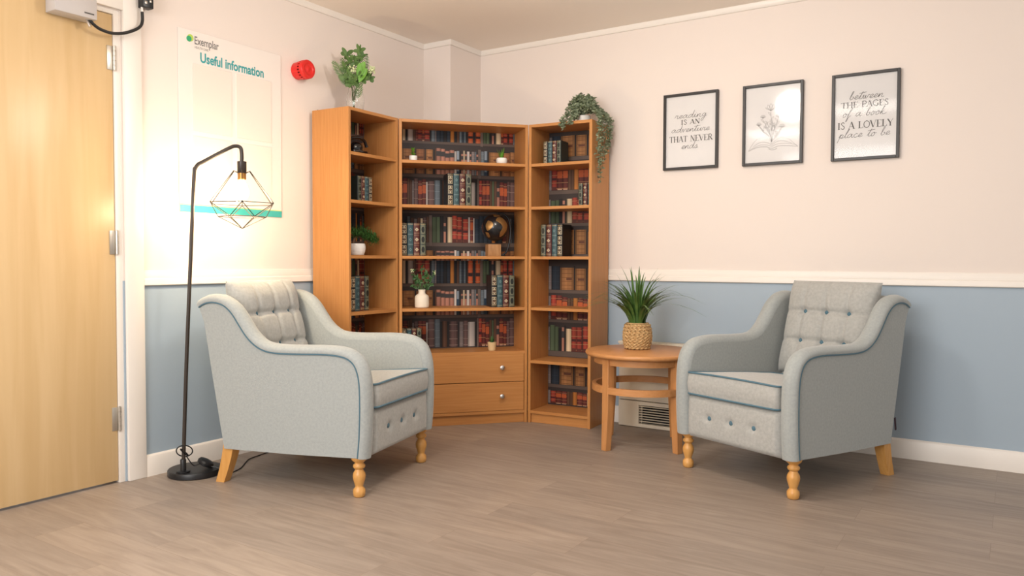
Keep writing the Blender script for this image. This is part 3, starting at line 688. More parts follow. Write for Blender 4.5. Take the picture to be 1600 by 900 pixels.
for k in range(6):
    b.tube([hi[k], hi[(k+1) % 6]], wr, 6); b.tube([lo[k], lo[(k+1) % 6]], wr, 6); b.tube([lo[k], ap], wr, 6)
    b.tube([hi[k], lo[k]], wr, 6); b.tube([hi[(k+1) % 6], lo[k]], wr, 6); b.tube([hi[k], top[k], tin[k]], wr, 6)
b.tube([Vector(l(sx_, sy_, 1.404)) + Vector((.021*math.cos(2*PI*k/24), .021*math.sin(2*PI*k/24), 0)) for k in range(24)], .002, 6, closed=True)
b.build('wire_shade', BRONZE, t)
b = MB()
for (r_, ph, zc) in ((.034, .3, .125), (.028, 1.9, .118)):
    b.tube([l(.170 + .012*math.cos(q) + .03*math.sin(q)*math.sin(ph)*.3, -2.256 + r_*math.cos(q + ph), zc + r_*.8*math.sin(q)) for q in [2*PI*k/28 for k in range(28)]], .0028, 6, closed=True)
b.tube(spline([l(.175, -2.25, .10), l(.190, -2.225, .055), l(.20, -2.20, .058), l(.19, -2.175, .05)], 6), .0028, 6)
b.tube(spline([l(.205, -2.165, .040), l(.245, -2.140, .034), l(.278, -2.125, .015), l(.283, -2.10, .0035), l(.255, -2.02, .0035), l(.19, -1.94, .0035), l(.145, -1.88, .0035), l(.125, -1.80, .0035), l(.112, -1.73, .0035), l(.10, -1.55, .0035), l(.09, -1.42, .0035)], 8), .0028, 6)
b.build('cord', BLACK, t)
b = MB(); b.lathe([(.012, -.012), (.030, -.012), (.037, -.008), (.038, .002), (.033, .010), (.012, .014)], l(.190, -2.160, .054), 24, axis=Matrix.Rotation(R(-22), 3, 'X') @ Matrix.Rotation(R(20), 3, 'Y')); b.build('foot_switch', BLACK, t)
pl = bpy.data.lights.new('bulb_light', 'POINT'); pl.energy = 11.5; pl.color = (1.0, .76, .47); pl.shadow_soft_size = .03
po = bpy.data.objects.new('bulb_light', pl); C.objects.link(po); po.parent = t; po.location = l(sx_, sy_, 1.262)

# ------------------------------------------------------------------ lettering
def text_obj(s, size, fn_mat, mt, name, parent, off, width=None, bold=0.0):
    cu = bpy.data.curves.new(name, 'FONT'); cu.body = s; cu.size = size; cu.resolution_u = 3; cu.offset = bold
    o = bpy.data.objects.new(name, cu); C.objects.link(o); bpy.context.view_layer.update()
    me = bpy.data.meshes.new_from_object(o.evaluated_get(bpy.context.evaluated_depsgraph_get())); bpy.data.objects.remove(o)
    xs = [v.co.x for v in me.vertices]; k = (width/(max(xs) - min(xs))) if width else 1; x0 = min(xs)
    for v in me.vertices: v.co = Vector(fn_mat((v.co.x - x0)*k + off[0], v.co.y + off[1]))
    me.materials.clear(); me.materials.append(mt); o = bpy.data.objects.new(name, me); C.objects.link(o); o.parent = parent
    return o
SCR = {'a': ([[(.8,.85),(.5,1),(.15,.7),(.05,.3),(.25,0),(.6,.3),(.85,.95),(.8,.3),(1,0),(1.2,.2)]], 1.2), 'b': ([[(0,.3),(.25,1.2),(.45,2.1),(.3,2.2),(.15,1.5),(.1,.3),(.25,0),(.6,.2),(.7,.6),(.45,.75),(.75,.7)]], .9),
 'c': ([[(.7,.85),(.45,1),(.1,.6),(.15,.1),(.5,0),(.95,.3)]], .9), 'd': ([[(.8,.85),(.5,1),(.15,.7),(.05,.3),(.25,0),(.6,.3),(.9,1.2),(1.05,2.3),(.95,1.2),(.85,.3),(1,0),(1.25,.2)]], 1.2),
 'e': ([[(0,.2),(.4,.45),(.65,.8),(.45,1),(.15,.7),(.12,.2),(.4,0),(.85,.3)]], .82), 'f': ([[(0,.2),(.4,1.3),(.7,2.2),(.5,2.3),(.3,1.2),(.1,-.5),(0,-1.2),(.15,-1.1),(.35,-.1),(.8,.35)]], .8),
 'g': ([[(.8,.85),(.5,1),(.15,.6),(.3,.1),(.65,.4),(.85,.95),(.7,-.4),(.4,-1.3),(.1,-1.1),(.4,-.4),(1.1,.3)]], 1.05), 'i': ([[(0,.2),(.25,1),(.2,.2),(.4,0),(.65,.2)], [(.32,1.4),(.38,1.5)]], .62),
 'k': ([[(0,.3),(.4,1.5),(.55,2.2),(.4,2.0),(.2,.9),(.05,0)], [(.12,.4),(.6,.95),(.3,.5),(.65,0),(1.3,.3)]], 1.2), 'l': ([[(0,.2),(.4,1.4),(.6,2.3),(.42,2.1),(.2,1),(.2,.1),(.4,0),(.65,.2)]], .6),
 'n': ([[(0,.2),(.2,.95),(.1,0),(.3,.6),(.6,1),(.7,.8),(.65,.2),(.85,0),(1.1,.2)]], 1.05), 'o': ([[(.5,1),(.1,.6),(.2,0),(.6,.2),(.65,.8),(.45,1),(.6,.75),(1,.8)]], .95),
 'p': ([[(0,.2),(.3,1),(.1,-.5),(-.05,-1.3)], [(.15,.3),(.4,.9),(.7,.8),(.65,.2),(.3,.05),(.7,0),(1,.2)]], 1.0), 'r': ([[(0,.2),(.2,1),(.35,.9),(.6,.95),(.5,.3),(.65,0),(.95,.2)]], .92),
 's': ([[(0,.1),(.45,1),(.6,.5),(.5,.05),(.2,0),(.9,.2)]], .85), 't': ([[(0,.2),(.3,1),(.55,2.0),(.3,.8),(.25,.1),(.45,0),(.75,.2)], [(-.1,1.5),(1.2,1.75)]], .7),
 'u': ([[(0,.2),(.2,1),(.15,.2),(.4,0),(.7,.5),(.85,1),(.8,.2),(.95,0),(1.2,.2)]], 1.15), 'v': ([[(0,.3),(.2,1),(.35,0),(.6,.5),(.75,1),(1.05,.85)]], 1.0), 'w': ([[(0,.3),(.2,1),(.25,.1),(.45,.1),(.6,.9),(.65,.1),(.9,.2),(1.1,1),(1.4,.85)]], 1.35), ' ': ([], .9)}
th, tk = .17, .05
CAP = {'I': ([((.2,0),(.2,1),th),((.05,.02),(.35,.02),tk),((.05,.98),(.35,.98),tk)], .45), 'A': ([((.05,0),(.42,1),tk),((.42,1),(.78,0),th),((.18,.33),(.65,.33),tk),((-.05,.02),(.2,.02),tk),((.62,.02),(.95,.02),tk)], .9),
 'N': ([((.12,0),(.12,1),tk),((.12,1),(.75,0),th),((.75,0),(.75,1),tk),((0,.02),(.27,.02),tk),((.6,.98),(.9,.98),tk)], .92), 'T': ([((.4,0),(.4,1),th),((0,.97),(.8,.97),tk),((.02,.8),(.02,1),tk),((.78,.8),(.78,1),tk),((.25,.02),(.55,.02),tk)], .85),
 'H': ([((.15,0),(.15,1),th),((.75,0),(.75,1),th),((.15,.5),(.75,.5),tk),((0,.02),(.3,.02),tk),((.6,.02),(.9,.02),tk),((0,.98),(.3,.98),tk),((.6,.98),(.9,.98),tk)], .95), 'V': ([((.05,1),(.42,0),th),((.42,0),(.78,1),tk),((-.1,.98),(.2,.98),tk),((.65,.98),(.92,.98),tk)], .88),
 'E': ([((.17,0),(.17,1),th),((0,.98),(.65,.98),tk),((.17,.5),(.5,.5),tk),((0,.02),(.68,.02),tk),((.65,.8),(.65,1),tk),((.68,0),(.68,.22),tk)], .75), 'L': ([((.17,0),(.17,1),th),((0,.98),(.34,.98),tk),((0,.02),(.68,.02),tk),((.68,0),(.68,.25),tk)], .75),
 'Y': ([((.05,1),(.42,.45),th),((.42,.45),(.78,1),tk),((.42,0),(.42,.48),th),((.27,.02),(.57,.02),tk)], .85), 'P': ([((.17,0),(.17,1),th),((0,.02),(.34,.02),tk)], .72, [[(.17,.98),(.5,.98),(.68,.75),(.5,.5),(.17,.5)]]),
 'R': ([((.17,0),(.17,1),th),((0,.02),(.34,.02),tk),((.42,.5),(.78,0),th)], .82, [[(.17,.98),(.5,.98),(.66,.76),(.5,.52),(.17,.52)]]), 'G': ([((.75,.1),(.75,.42),th),((.6,.42),(.9,.42),tk)], .92, [[(.78,.8),(.5,1),(.12,.75),(.12,.25),(.5,0),(.75,.12)]]),
 'O': ([], .95, [[(.45,1),(.1,.75),(.1,.25),(.45,0),(.8,.25),(.8,.75),(.45,1)]]), 'S': ([], .66, [[(.55,.82),(.35,1),(.1,.8),(.3,.55),(.55,.3),(.35,0),(.05,.18)]]), ' ': ([], .5)}
def script(b, s, x0, x1, base, xh, fn, wd=.0021):
    W_ = sum(SCR[c][1] for c in s); k = (x1 - x0)/W_; x = x0
    for c in s:
        for st in SCR[c][0]: b.ribbon(sp2([(x + p[0]*k + (p[1]*xh)*.28, base + p[1]*xh) for p in st], 5), wd, fn)
        x += SCR[c][1]*k
def caps(b, s, x0, x1, base, h, fn):
    W_ = sum(CAP[c][1] for c in s); k = (x1 - x0)/W_; x = x0
    for c in s:
        g = CAP[c]
        for (a, e, wd) in g[0]: b.ribbon([(x + a[0]*k, base + a[1]*h), (x + e[0]*k, base + e[1]*h)], wd*k, fn)
        for st in (g[2] if len(g) > 2 else []): 
            pts = sp2([(x + p[0]*k, base + p[1]*h) for p in st], 5); b.ribbon(pts, [.10*k]*len(pts), fn)
        x += g[1]*k

# ------------------------------------------------------------------ framed prints
def picture(label, x0, x1, z0, z1, draw):
    w_, h = x1 - x0, z1 - z0; fw = .0145
    t = thing('framed_print', label, 'picture', ((x0+x1)/2, -.0015, z0), 0, 'row of three framed prints')
    b = MB()
    for (cx, cz_, sx, sz) in ((-w_/2 + fw/2, h/2, fw, h), (w_/2 - fw/2, h/2, fw, h), (0, fw/2, w_ - 2*fw, fw), (0, h - fw/2, w_ - 2*fw, fw)): b.box((cx, -.011, cz_), (sx, .022, sz), .0012, seg=1)
    b.build('frame', FRAME, t)
    b = MB(); b.box((0, -.006, h/2), (w_ - 2*fw + .002, .004, h - 2*fw + .002)); b.build('paper', PAPER, t)
    fn = lambda u, v: ((u - .5)*w_, -.0088, v*h)
    b = MB(); draw(b, lambda u, v: ((u/w_)*w_ - w_/2, -.0088, v), w_, h); b.build('lettering' if draw != flowers else 'drawing', INK2 if draw == flowers else INK, t, fix=False)
    b = MB(); b.box((0, -.0135, h/2), (w_ - 2*fw + .001, .002, h - 2*fw + .001)); b.build('glass', PANE, t)
def p1(b, fn, w_, h):
    script(b, 'reading', w_*.20, w_*.78, h*.678, h*.040, fn); caps(b, 'IS AN', w_*.32, w_*.67, h*.592, h*.062, fn); script(b, 'adventure', w_*.14, w_*.84, h*.495, h*.040, fn)
    caps(b, 'THAT NEVER', w_*.105, w_*.895, h*.365, h*.078, fn); script(b, 'ends', w_*.33, w_*.63, h*.275, h*.042, fn)
def p3(b, fn, w_, h):
    script(b, 'between', w_*.26, w_*.76, h*.700, h*.042, fn); caps(b, 'THE PAGES', w_*.14, w_*.84, h*.605, h*.068, fn); script(b, 'of a book', w_*.16, w_*.80, h*.505, h*.042, fn)
    caps(b, 'IS A LOVELY', w_*.09, w_*.91, h*.365, h*.080, fn); script(b, 'place to be', w_*.11, w_*.86, h*.265, h*.042, fn)
def flowers(b, fn, w_, h):
    def S(P, wd=.0012): b.ribbon(sp2([(p[0]*w_, p[1]*h) for p in P], 5), wd, fn)
    S([(.10, .185), (.16, .26), (.24, .325), (.36, .345), (.46, .30), (.49, .255)]); S([(.49, .255), (.56, .30), (.66, .33), (.78, .30), (.84, .255), (.92, .205)])
    S([(.10, .185), (.25, .225), (.40, .225), (.47, .205), (.53, .205), (.60, .225), (.75, .22), (.92, .205)], .0018); S([(.13, .205), (.28, .25), (.42, .245), (.49, .225)]); S([(.90, .225), (.74, .25), (.58, .25), (.50, .225)])
    S([(.18, .24), (.30, .285), (.42, .275), (.49, .24)]); S([(.82, .25), (.68, .285), (.57, .28), (.50, .24)]); S([(.44, .20), (.48, .185), (.54, .185), (.58, .20)], .002)
    rn = random.Random(8)
    for (tx, tz) in ((.47, .66), (.33, .57), (.60, .57), (.27, .49), (.40, .54), (.55, .50), (.66, .44), (.33, .43), (.62, .38), (.42, .45), (.50, .55)):
        S([(.49, .28), (.49 + (tx-.49)*.35, .28 + (tz-.28)*.5), (tx, tz)], .0011)
        for k in range(4):
            f = .4 + .15*k; px = .49 + (tx-.49)*f; pz = .28 + (tz-.28)*f; sd = (-1)**k
            S([(px, pz), (px + sd*.03, pz + .022), (px + sd*.045, pz + .045), (px + sd*.015, pz + .035), (px, pz)], .0009)
    for (cx, cz_, s_) in ((.47, .665, .07), (.27, .49, .035), (.60, .575, .04), (.34, .58, .035), (.66, .445, .04)):
        for a in (-60, -30, 0, 30, 60):
            dx, dz = math.sin(R(a)), math.cos(R(a)); S([(cx, cz_), (cx + s_*(dx - .35*dz), cz_ + s_*(dz*.6 + .1)), (cx + s_*dx*1.4, cz_ + s_*dz*1.25), (cx + s_*(dx + .35*dz), cz_ + s_*(dz*.6 + .1)), (cx, cz_)], .0009)
picture('black framed quote print about reading, nearest the bookcases', 1.570, 1.899, 1.539, 1.982, p1)
picture('black framed line drawing of flowers growing from an open book', 2.040, 2.364, 1.535, 1.980, flowers)
picture('black framed quote print about book pages, farthest from the bookcases', 2.509, 2.834, 1.531, 1.981, p3)

# ------------------------------------------------------------------ notice board
t = thing('notice_board', 'white wall board with empty clear pockets and turquoise foot strip', 'notice board', (.0015, -2.155, 1.230))
BW, BH = .610, .868
b = MB(); b.box((.002, BW/2, BH/2), (.004, BW, BH), .0008, seg=1); b.build('board', BOARD, t)
b = MB(); b.box((.0047, BW/2, .0165), (.0012, BW - .002, .033)); b.build('foot_strip', TEALB, t)['label'] = 'turquoise foot strip'
b = MB(); b.box((.0047, BW/2, .0355), (.0012, BW - .002, .004)); b.build('strip_line', YEL, t)['label'] = 'yellow line'
for (y0, y1) in ((.073, .296), (.322, .543)):
    for (za, zb) in ((.392, .714), (.055, .368)):
        b = MB(); b.box((.0055, (y0+y1)/2, (za+zb)/2), (.003, y1 - y0, zb - za), .0008, seg=1); b.build('pocket', POCKET, t)
fnb = lambda u, v: (.0046, u, v)
text_obj('Exemplar', .054, fnb, INK2, 'lettering', t, (.088, .808), .135, .0008)
text_obj('HEALTH CARE', .016, fnb, INK2, 'lettering', t, (.089, .788), .075)
text_obj('Useful information', .066, fnb, TEAL, 'lettering', t, (.118, .728), .378, .0018)
def disc_(b, cy, cz_, r): b.face([(.0047, cy + r*math.cos(2*PI*k/20), cz_ + r*math.sin(2*PI*k/20)) for k in range(20)])
b = MB(); b.mi = 0; disc_(b, .066, .832, .017); b.mi = 1
b.face([(.0050, .058 + .014*math.cos(2*PI*k/20), .826 + .014*math.sin(2*PI*k/20)) for k in range(20)]); b.build('logo', [LIME, GRN], t, fix=False)

# ------------------------------------------------------------------ alarm sounder
t = thing('alarm_sounder', 'round red fire alarm sounder on the left wall', 'alarm', (.0015, -1.425, 2.04))
qx = Matrix.Rotation(R(90), 3, 'Y')
b = MB(); b.lathe([(.047, 0), (.047, .030), (.050, .032), (.050, .050)], (0, 0, 0), 40, axis=qx); b.build('base', RED, t, ang=40)
b = MB(); b.lathe([(.0465, .050), (.0465, .066)], (0, 0, 0), 40, axis=qx); b.build('slot_band', REDD, t)
b = MB()
for k in range(20):
    a = 2*PI*k/20; b.box((.058, .0480*math.cos(a), .0480*math.sin(a)), (.0165, .0070, .0070), rot=Matrix.Rotation(a, 3, 'X'))
b.build('sound_fins', RED, t)
b = MB(); b.lathe([(.051, .066), (.051, .082), (.047, .087), (.034, .088), (.030, .085), (.012, .085), (.008, .088), (.001, .088)], (0, 0, 0), 40, axis=qx); b.build('cap', RED, t, ang=40)

# ------------------------------------------------------------------ door contact boxes
t = thing('door_control_box', 'grey plastic box fixed to the top of the door', 'box', (-.0075, -2.66, 2.005))
b = MB(); b.box((.040, 0, .045), (.078, .172, .085), .004); b.build('housing', GREYP, t)
b = MB(); b.box((.0794, .052, .022), (.001, .040, .006)); b.build('logo', INK, t)
b = MB(); b.tube(spline([(.045, .058, .004), (.052, .062, -.010), (.058, .066, -.026)], 6), .0062, 10); b.build('cable_ferrule', CHROME, t)
t = thing('cable_terminal_box', 'black terminal box above the door frame with a hanging cable loop', 'box', (.0185, -2.335, 2.128))
b = MB(); b.box((.020, 0, .055), (.040, .050, .110), .002); b.build('housing', BLACK, t)
b = MB(); b.box((.0415, -.012, .02), (.003, .012, .012), .001); b.box((.0415, .01, .03), (.003, .010, .010), .001); b.build('screw_tab', STEEL, t)
b = MB(); b.lathe([(.0062, -.026), (.0062, .002)], (.020, -.018, 0), 12); b.build('cable_ferrule', CHROME, t)
b = MB(); b.tube(spline([(.020, -.018, -.020), (.021, -.018, -.060), (.023, -.030, -.088), (.026, -.060, -.112), (.03, -.11, -.138), (.032, -.165, -.152), (.032, -.215, -.148), (.03, -.245, -.133), (.028, -.258, -.118), (.026, -.2615, -.112)], 8), .0068, 10); b.build('cable', BLACK, t)

# ------------------------------------------------------------------ plants and ornaments
# glass vase + bouquet on the left bookcase
VP = Vector((.19, -1.172, Hh + .0006))
t = thing('glass_vase', 'clear glass vase on top of the left bookcase', 'vase', VP)
b = MB(); b.lathe([(.030, 0), (.040, .004), (.047, .03), (.050, .06), (.047, .09), (.040, .12), (.038, .138), (.036, .138), (.038, .12), (.045, .09), (.048, .06), (.045, .03), (.037, .010), (.001, .009)], (0, 0, 0), 36); b.build('vessel', GLASS, t, ang=60)
t = thing('bouquet', 'green foliage bouquet with pale flowers standing in the glass vase', 'bouquet', VP + Vector((0, 0, .012)))
vr = Vector((.838, .545, 0)); vb = Vector((-.545, .838, 0))          # along / across the shelf front as one stands before it
def V3(u, v, d=0): return vr*u + vb*d + Vector((0, 0, v))
rnd = random.Random(21)
b = MB()
tips = [V3(-.11, .27, -.02), V3(-.05, .315, .01), V3(.03, .335, 0), V3(.075, .245, -.02), V3(.10, .215, .0), V3(-.02, .22, -.03), V3(.02, .25, -.03), V3(-.06, .215, .02), V3(.06, .20, .03)]
for q in tips:
    s0 = V3(rnd.uniform(-.016, .0), .0, rnd.uniform(-.01, .01)); s1 = V3(-.008 + rnd.uniform(-.01, .01), .10, rnd.uniform(-.01, .01))
    b.tube(spline([s0, s1, s1*.35 + q*.65 + Vector((0, 0, .0)), q], 5), .0019, 5)
b.build('stems', STEM, t)
b = MB()
def fern(b, q0, q1, wid, n=14):
    d = (q1 - q0); sd = Vector((d.z, 0, 0)); side = d.cross(vb).normalized()
    b.tube([q0, q0*.5 + q1*.5, q1], .0011, 4)
    for k in range(n):
        f = .08 + .9*k/n; p = q0 + d*f; ll = wid*(math.sin(PI*(.15 + .8*f)))
        for s_ in (-1, 1): b.leaf(p, p + side*ll*s_ + d.normalized()*ll*.55, .007, nrm=vb, n=2)
fern(b, V3(-.03, .145, -.02), V3(-.125, .275, -.03), .030, 16); fern(b, V3(-.02, .16, .01), V3(-.085, .305, .02), .034); fern(b, V3(.02, .17, .0), V3(.06, .325, .01), .038, 15); fern(b, V3(.01, .15, .02), V3(-.04, .30, .02), .034)
fern(b, V3(-.02, .13, -.02), V3(-.09, .20, -.02), .028, 12); fern(b, V3(.035, .16, -.03), V3(.02, .06, -.045), .026, 10)
b.build('fern_fronds', GREEN_M, t, ang=80, fix=False)
b = MB()
for (u, v, d_) in ((-.05, .315, .01), (.025, .335, 0), (-.03, .27, .0), (.035, .30, 0), (.0, .27, 0), (-.05, .23, -.01), (.06, .20, -.02), (.085, .185, 0), (-.03, .19, -.03), (.0, .175, -.04), (.03, .18, -.04), (-.045, .165, -.03), (.055, .165, -.03), (.0, .15, -.035), (-.025, .145, -.035)):
    for k in range(6):
        a = k*2*PI/6 + rnd.uniform(-.5, .5); p = V3(u, v, d_); l_ = rnd.uniform(.024, .042)
        b.leaf(p, p + V3(l_*math.cos(a), l_*math.sin(a)*.9 + .008, rnd.uniform(-.03, .03)), l_*.62, nrm=(vb*-1 + V3(rnd.uniform(-.6, .6), rnd.uniform(-.6, .6))), n=5, shape=lambda f: max(math.sin(PI*(.04 + .92*f)), .05)**.6)
b.build('dark_leaves', GREEN_M, t, ang=80, fix=False)
b = MB()
for (u0, v0, u1, v1, wd) in ((.02, .17, .062, .262, .040), (.03, .16, .035, .255, .034), (.03, .15, .075, .225, .032)): b.leaf(V3(u0, v0, -.045), V3(u1, v1, -.05), wd, nrm=vb*-1, n=8, shape=lambda f: max(math.sin(PI*(.03 + .94*f**1.2)), .04)**.6)
b.build('broad_leaf', GREEN_B, t, ang=80, fix=False)
b = MB()
for (u, v, d_, rr) in ((.088, .222, -.02, .024), (-.008, .225, -.03, .022), (.10, .235, 0, .018)):
    for k in range(26): b.sphere(V3(u + rnd.gauss(0, rr*.45), v + rnd.gauss(0, rr*.42), d_ + rnd.gauss(0, rr*.4)), .0052, 6, 4)
b.build('flower_clusters', FLOW, t)

# trailing plant on the right bookcase
TP = Vector(at(Ro, Rt, .305, .13, Hh + .0006))
t = thing('trailing_plant', 'trailing sage green plant hanging from the right bookcase corner', 'plant', TP)
b = MB(); b.lathe([(.034, 0), (.038, .004), (.044, .040), (.045, .046), (.042, .046), (.040, .040)], (0, 0, 0), 24); b.build('pot', CERA, t)
b = MB(); b.lathe([(.001, .042), (.040, .042)], (0, 0, 0), 20, capped=False); b.build('soil', SOIL, t)
rnd = random.Random(5); b = MB(); bs = MB()
ux = Vector((math.cos(Rt), math.sin(Rt), 0)); uy = Vector((-math.sin(Rt), math.cos(Rt), 0))
def sprig(path, dens, lw=.013):
    pts = spline(path, 7); bs.tube(pts, .0012, 4)
    for i, p in enumerate(pts[1:]):
        for k in range(dens):
            a = rnd.random()*2*PI; d_ = Vector((math.cos(a), math.sin(a), rnd.uniform(-.6, .7))).normalized()*(.014 + .008*rnd.random()); q = p + Vector((rnd.gauss(0, .003), rnd.gauss(0, .003), rnd.gauss(0, .003)))
            b.leaf(q, q + d_, lw*(.8 + .4*rnd.random()), nrm=(rnd.gauss(0, 1), rnd.gauss(0, 1), 1), n=3, shape=lambda f: math.sin(PI*(.08 + .86*f))**.7)
for i in range(46):                                        # mounded crown
    a = rnd.random()*2*PI; rr = .03 + .085*rnd.random(); h = .17*math.sqrt(max(0, 1 - (rr/.15)**2)) * (.6 + .4*rnd.random())
    sprig([Vector((0, 0, .06)), Vector((rr*.55*math.cos(a), rr*.55*math.sin(a)*.8, .06 + h*.75)), Vector((rr*math.cos(a), rr*.8*math.sin(a), .015 + h*.62))], 3)
ed = .4185 - .305
for (dx, dy, L_) in ((.022, -.075, .30), (.020, -.045, .36), (.026, -.10, .20), (.018, -.02, .27), (.022, .02, .22), (.030, .06, .14), (.02, -.06, .33), (.02, .08, .12), (.024, .045, .18)):
    e1 = ux*(ed + dx); sprig([Vector((0, 0, .06)), ux*(ed*.6) + uy*dy*.6 + Vector((0, 0, .08)), e1 + uy*dy + Vector((0, 0, .015)), e1 + uy*dy + Vector((0, 0, -L_*.5)) + ux*rnd.uniform(0, .01), e1 + uy*(dy + rnd.uniform(-.01, .01)) + Vector((0, 0, -L_))], 4, .010)
for (dx, L_) in ((-.06, .045), (-.075, .03), (-.02, .02)):
    sprig([Vector((0, 0, .06)), ux*dx*.8 - uy*.09 + Vector((0, 0, .05)), ux*dx - uy*.148 + Vector((0, 0, .0)), ux*dx - uy*.150 + Vector((0, 0, -L_))], 4, .010)
for k in range(9):
    q = rnd.uniform(-.075, .07); sprig([Vector((0, 0, .05)), ux*q*.7 - uy*.05 + Vector((0, 0, .09 + .03*rnd.random())), ux*q - uy*(.075 + .03*rnd.random()) + Vector((0, 0, .03 - .02*rnd.random()))], 4)
for k in range(10):
    a = rnd.random()*2*PI; sprig([ux*(.04*math.cos(a) + .06) + Vector((0, 0, .06)), ux*(ed*.7) + uy*.07*math.sin(a) + Vector((0, 0, .09)), ux*(ed + .035) + uy*.09*math.sin(a) + Vector((0, 0, .02))], 4)
b.build('leaves', GREEN_S, t, ang=80, fix=False); bs.build('stems', STEM, t)

# two small succulents on the top middle shelf
def leafy_cup(label, cat_loc, pot_prof, leaf_fn, mt, potm=CERA, name='potted_succulent'):
    t = thing(name, label, 'plant', cat_loc)
    b = MB(); b.lathe(pot_prof, (0, 0, 0), 28); b.build('pot', potm, t)
    b = MB(); leaf_fn(b); b.build('leaves', mt, t, ang=80, fix=False)
    b = MB(); r_ = pot_prof[-1][0]; b.lathe([(.001, pot_prof[-1][1]), (r_ + .001, pot_prof[-1][1])], (0, 0, 0), 18, capped=False); b.build('soil', SOIL, t)
def lf1(b):
    rn = random.Random(2)
    for k in range(26):
        a = rn.random()*2*PI; z = .03 + .04*rn.random(); b.leaf((0.003*math.cos(a), .003*math.sin(a), z), (.018*math.cos(a), .018*math.sin(a), z + .014), .009, n=3, fold=.5)
def lf2(b):
    rn = random.Random(4)
    for k in range(18):
        a = rn.random()*2*PI; l_ = .03 + .04*rn.random(); s_ = .012 + .026*rn.random(); b.leaf((.006*math.cos(a), .006*math.sin(a), .036), (s_*math.cos(a), s_*math.sin(a), .038 + l_), .009, n=4, fold=.6, shape=lambda f: 1 - f*.96)
def lf3(b):
    rn = random.Random(6)
    for k in range(34):
        a = rn.random()*2*PI; l_ = .016 + .03*rn.random(); s_ = .022*rn.random(); b.leaf((.006*math.cos(a), .006*math.sin(a), .044), (s_*math.cos(a), s_*math.sin(a), .046 + l_), .009, n=3, fold=.6)
leafy_cup('tiny bright succulent in a small white cup on the top middle shelf', at(Co, Ct, .094, .075, 1.5946), [(.020, 0), (.0235, .002), (.0245, .030), (.0235, .033), (.0215, .033), (.021, .026)], lf1, GREEN_B)
leafy_cup('small spiky aloe in a round white bowl on the top middle shelf', at(Co, Ct, .640, .070, 1.5946), [(.022, 0), (.029, .003), (.034, .016), (.034, .028), (.030, .038), (.028, .038), (.030, .030)], lf2, GREEN_B)
leafy_cup('small dark succulent in a pale wood pot above the drawers', at(Co, Ct, .580, .065, .4456), [(.021, 0), (.0225, .001), (.0275, .045), (.0280, .052), (.0255, .052), (.0245, .044)], lf3, GREEN_D, PALEW)

# bonsai on the left bookcase
t = thing('bonsai', 'artificial bonsai in a ribbed white bowl on the left bookcase', 'plant', at(Lo, Lt, .150, .085, 1.0286))
pf = [(.026, 0)] + [(.036 + .017*math.sin(PI*(.12 + .62*k/22)) + .0011*math.sin(k*2.1), .002 + .064*k/22) for k in range(23)] + [(.040, .064), (.040, .054)]
b = MB(); b.lathe(pf, (0, 0, 0), 36); b.build('bowl', CERA, t, ang=60)
b = MB(); b.lathe([(.001, .054), (.041, .054)], (0, 0, 0), 20, capped=False); b.build('soil', SOIL, t)
lx = Vector((math.cos(Lt), math.sin(Lt), 0)); ly = Vector((-math.sin(Lt), math.cos(Lt), 0))
def B3(u, v, d_=0): return lx*u + ly*d_ + Vector((0, 0, v))
b = MB(); b.tube(spline([B3(-.02, .05), B3(-.022, .075), B3(-.01, .095), B3(.015, .105), B3(.06, .095), B3(.11, .075)], 5), [.007]*10 + [.004]*16, 7); b.tube(spline([B3(-.01, .095), B3(-.03, .11), B3(-.04, .12)], 4), .0035, 6); b.build('trunk', BARK, t, ang=60)
rnd = random.Random(9); b = MB()
for (u, v, d_, ru, rv) in ((-.035, .118, 0, .045, .026), (.005, .130, 0, .05, .028), (.045, .118, .0, .05, .028), (.085, .098, 0, .045, .026), (.115, .078, 0, .035, .022), (.02, .112, -.02, .04, .02), (-.02, .105, .02, .04, .018), (.07, .10, -.02, .04, .02)):
    for k in range(230):
        a = rnd.random()*2*PI; s_ = rnd.random()**.5; p = B3((u + ru*s_*math.cos(a))*1.22 + .006, v + .006 + 1.15*rv*rnd.gauss(0, .45), d_ + ru*.7*s_*math.sin(a)); dv = Vector((rnd.gauss(0, .6), rnd.gauss(0, .6), .5 + rnd.random())).normalized()*.014
        b.leaf(p, p + dv, .0046, n=1, fold=0, shape=lambda f: 1 - .8*f)
b.build('needles', GREEN_N, t, ang=80, fix=False)

# black ornament on the top shelf of the left bookcase
t = thing('black_ornament', 'small glossy black ornament on the top shelf of the left bookcase', 'ornament', at(Lo, Lt, .170, .10, 1.5946), Lt)
b = MB(); b.box((0, 0, .014), (.12, .075, .028), .008, seg=3); b.build('foot', GLOSSB, t)
b = MB(); b.sphere((0, 0, .04), .045, 20, 12, (1.0, .75, .8)); b.build('body', GLOSSB, t)
b = MB(); b.tube(spline([(-.075, -.01, .060), (-.06, -.012, .085), (-.02, -.015, .096), (.02, -.015, .096), (.055, -.012, .085), (.075, -.01, .055)], 6), [.011] + [.009]*29 + [.011], 10); b.build('handle', GLOSSB, t, ang=60)

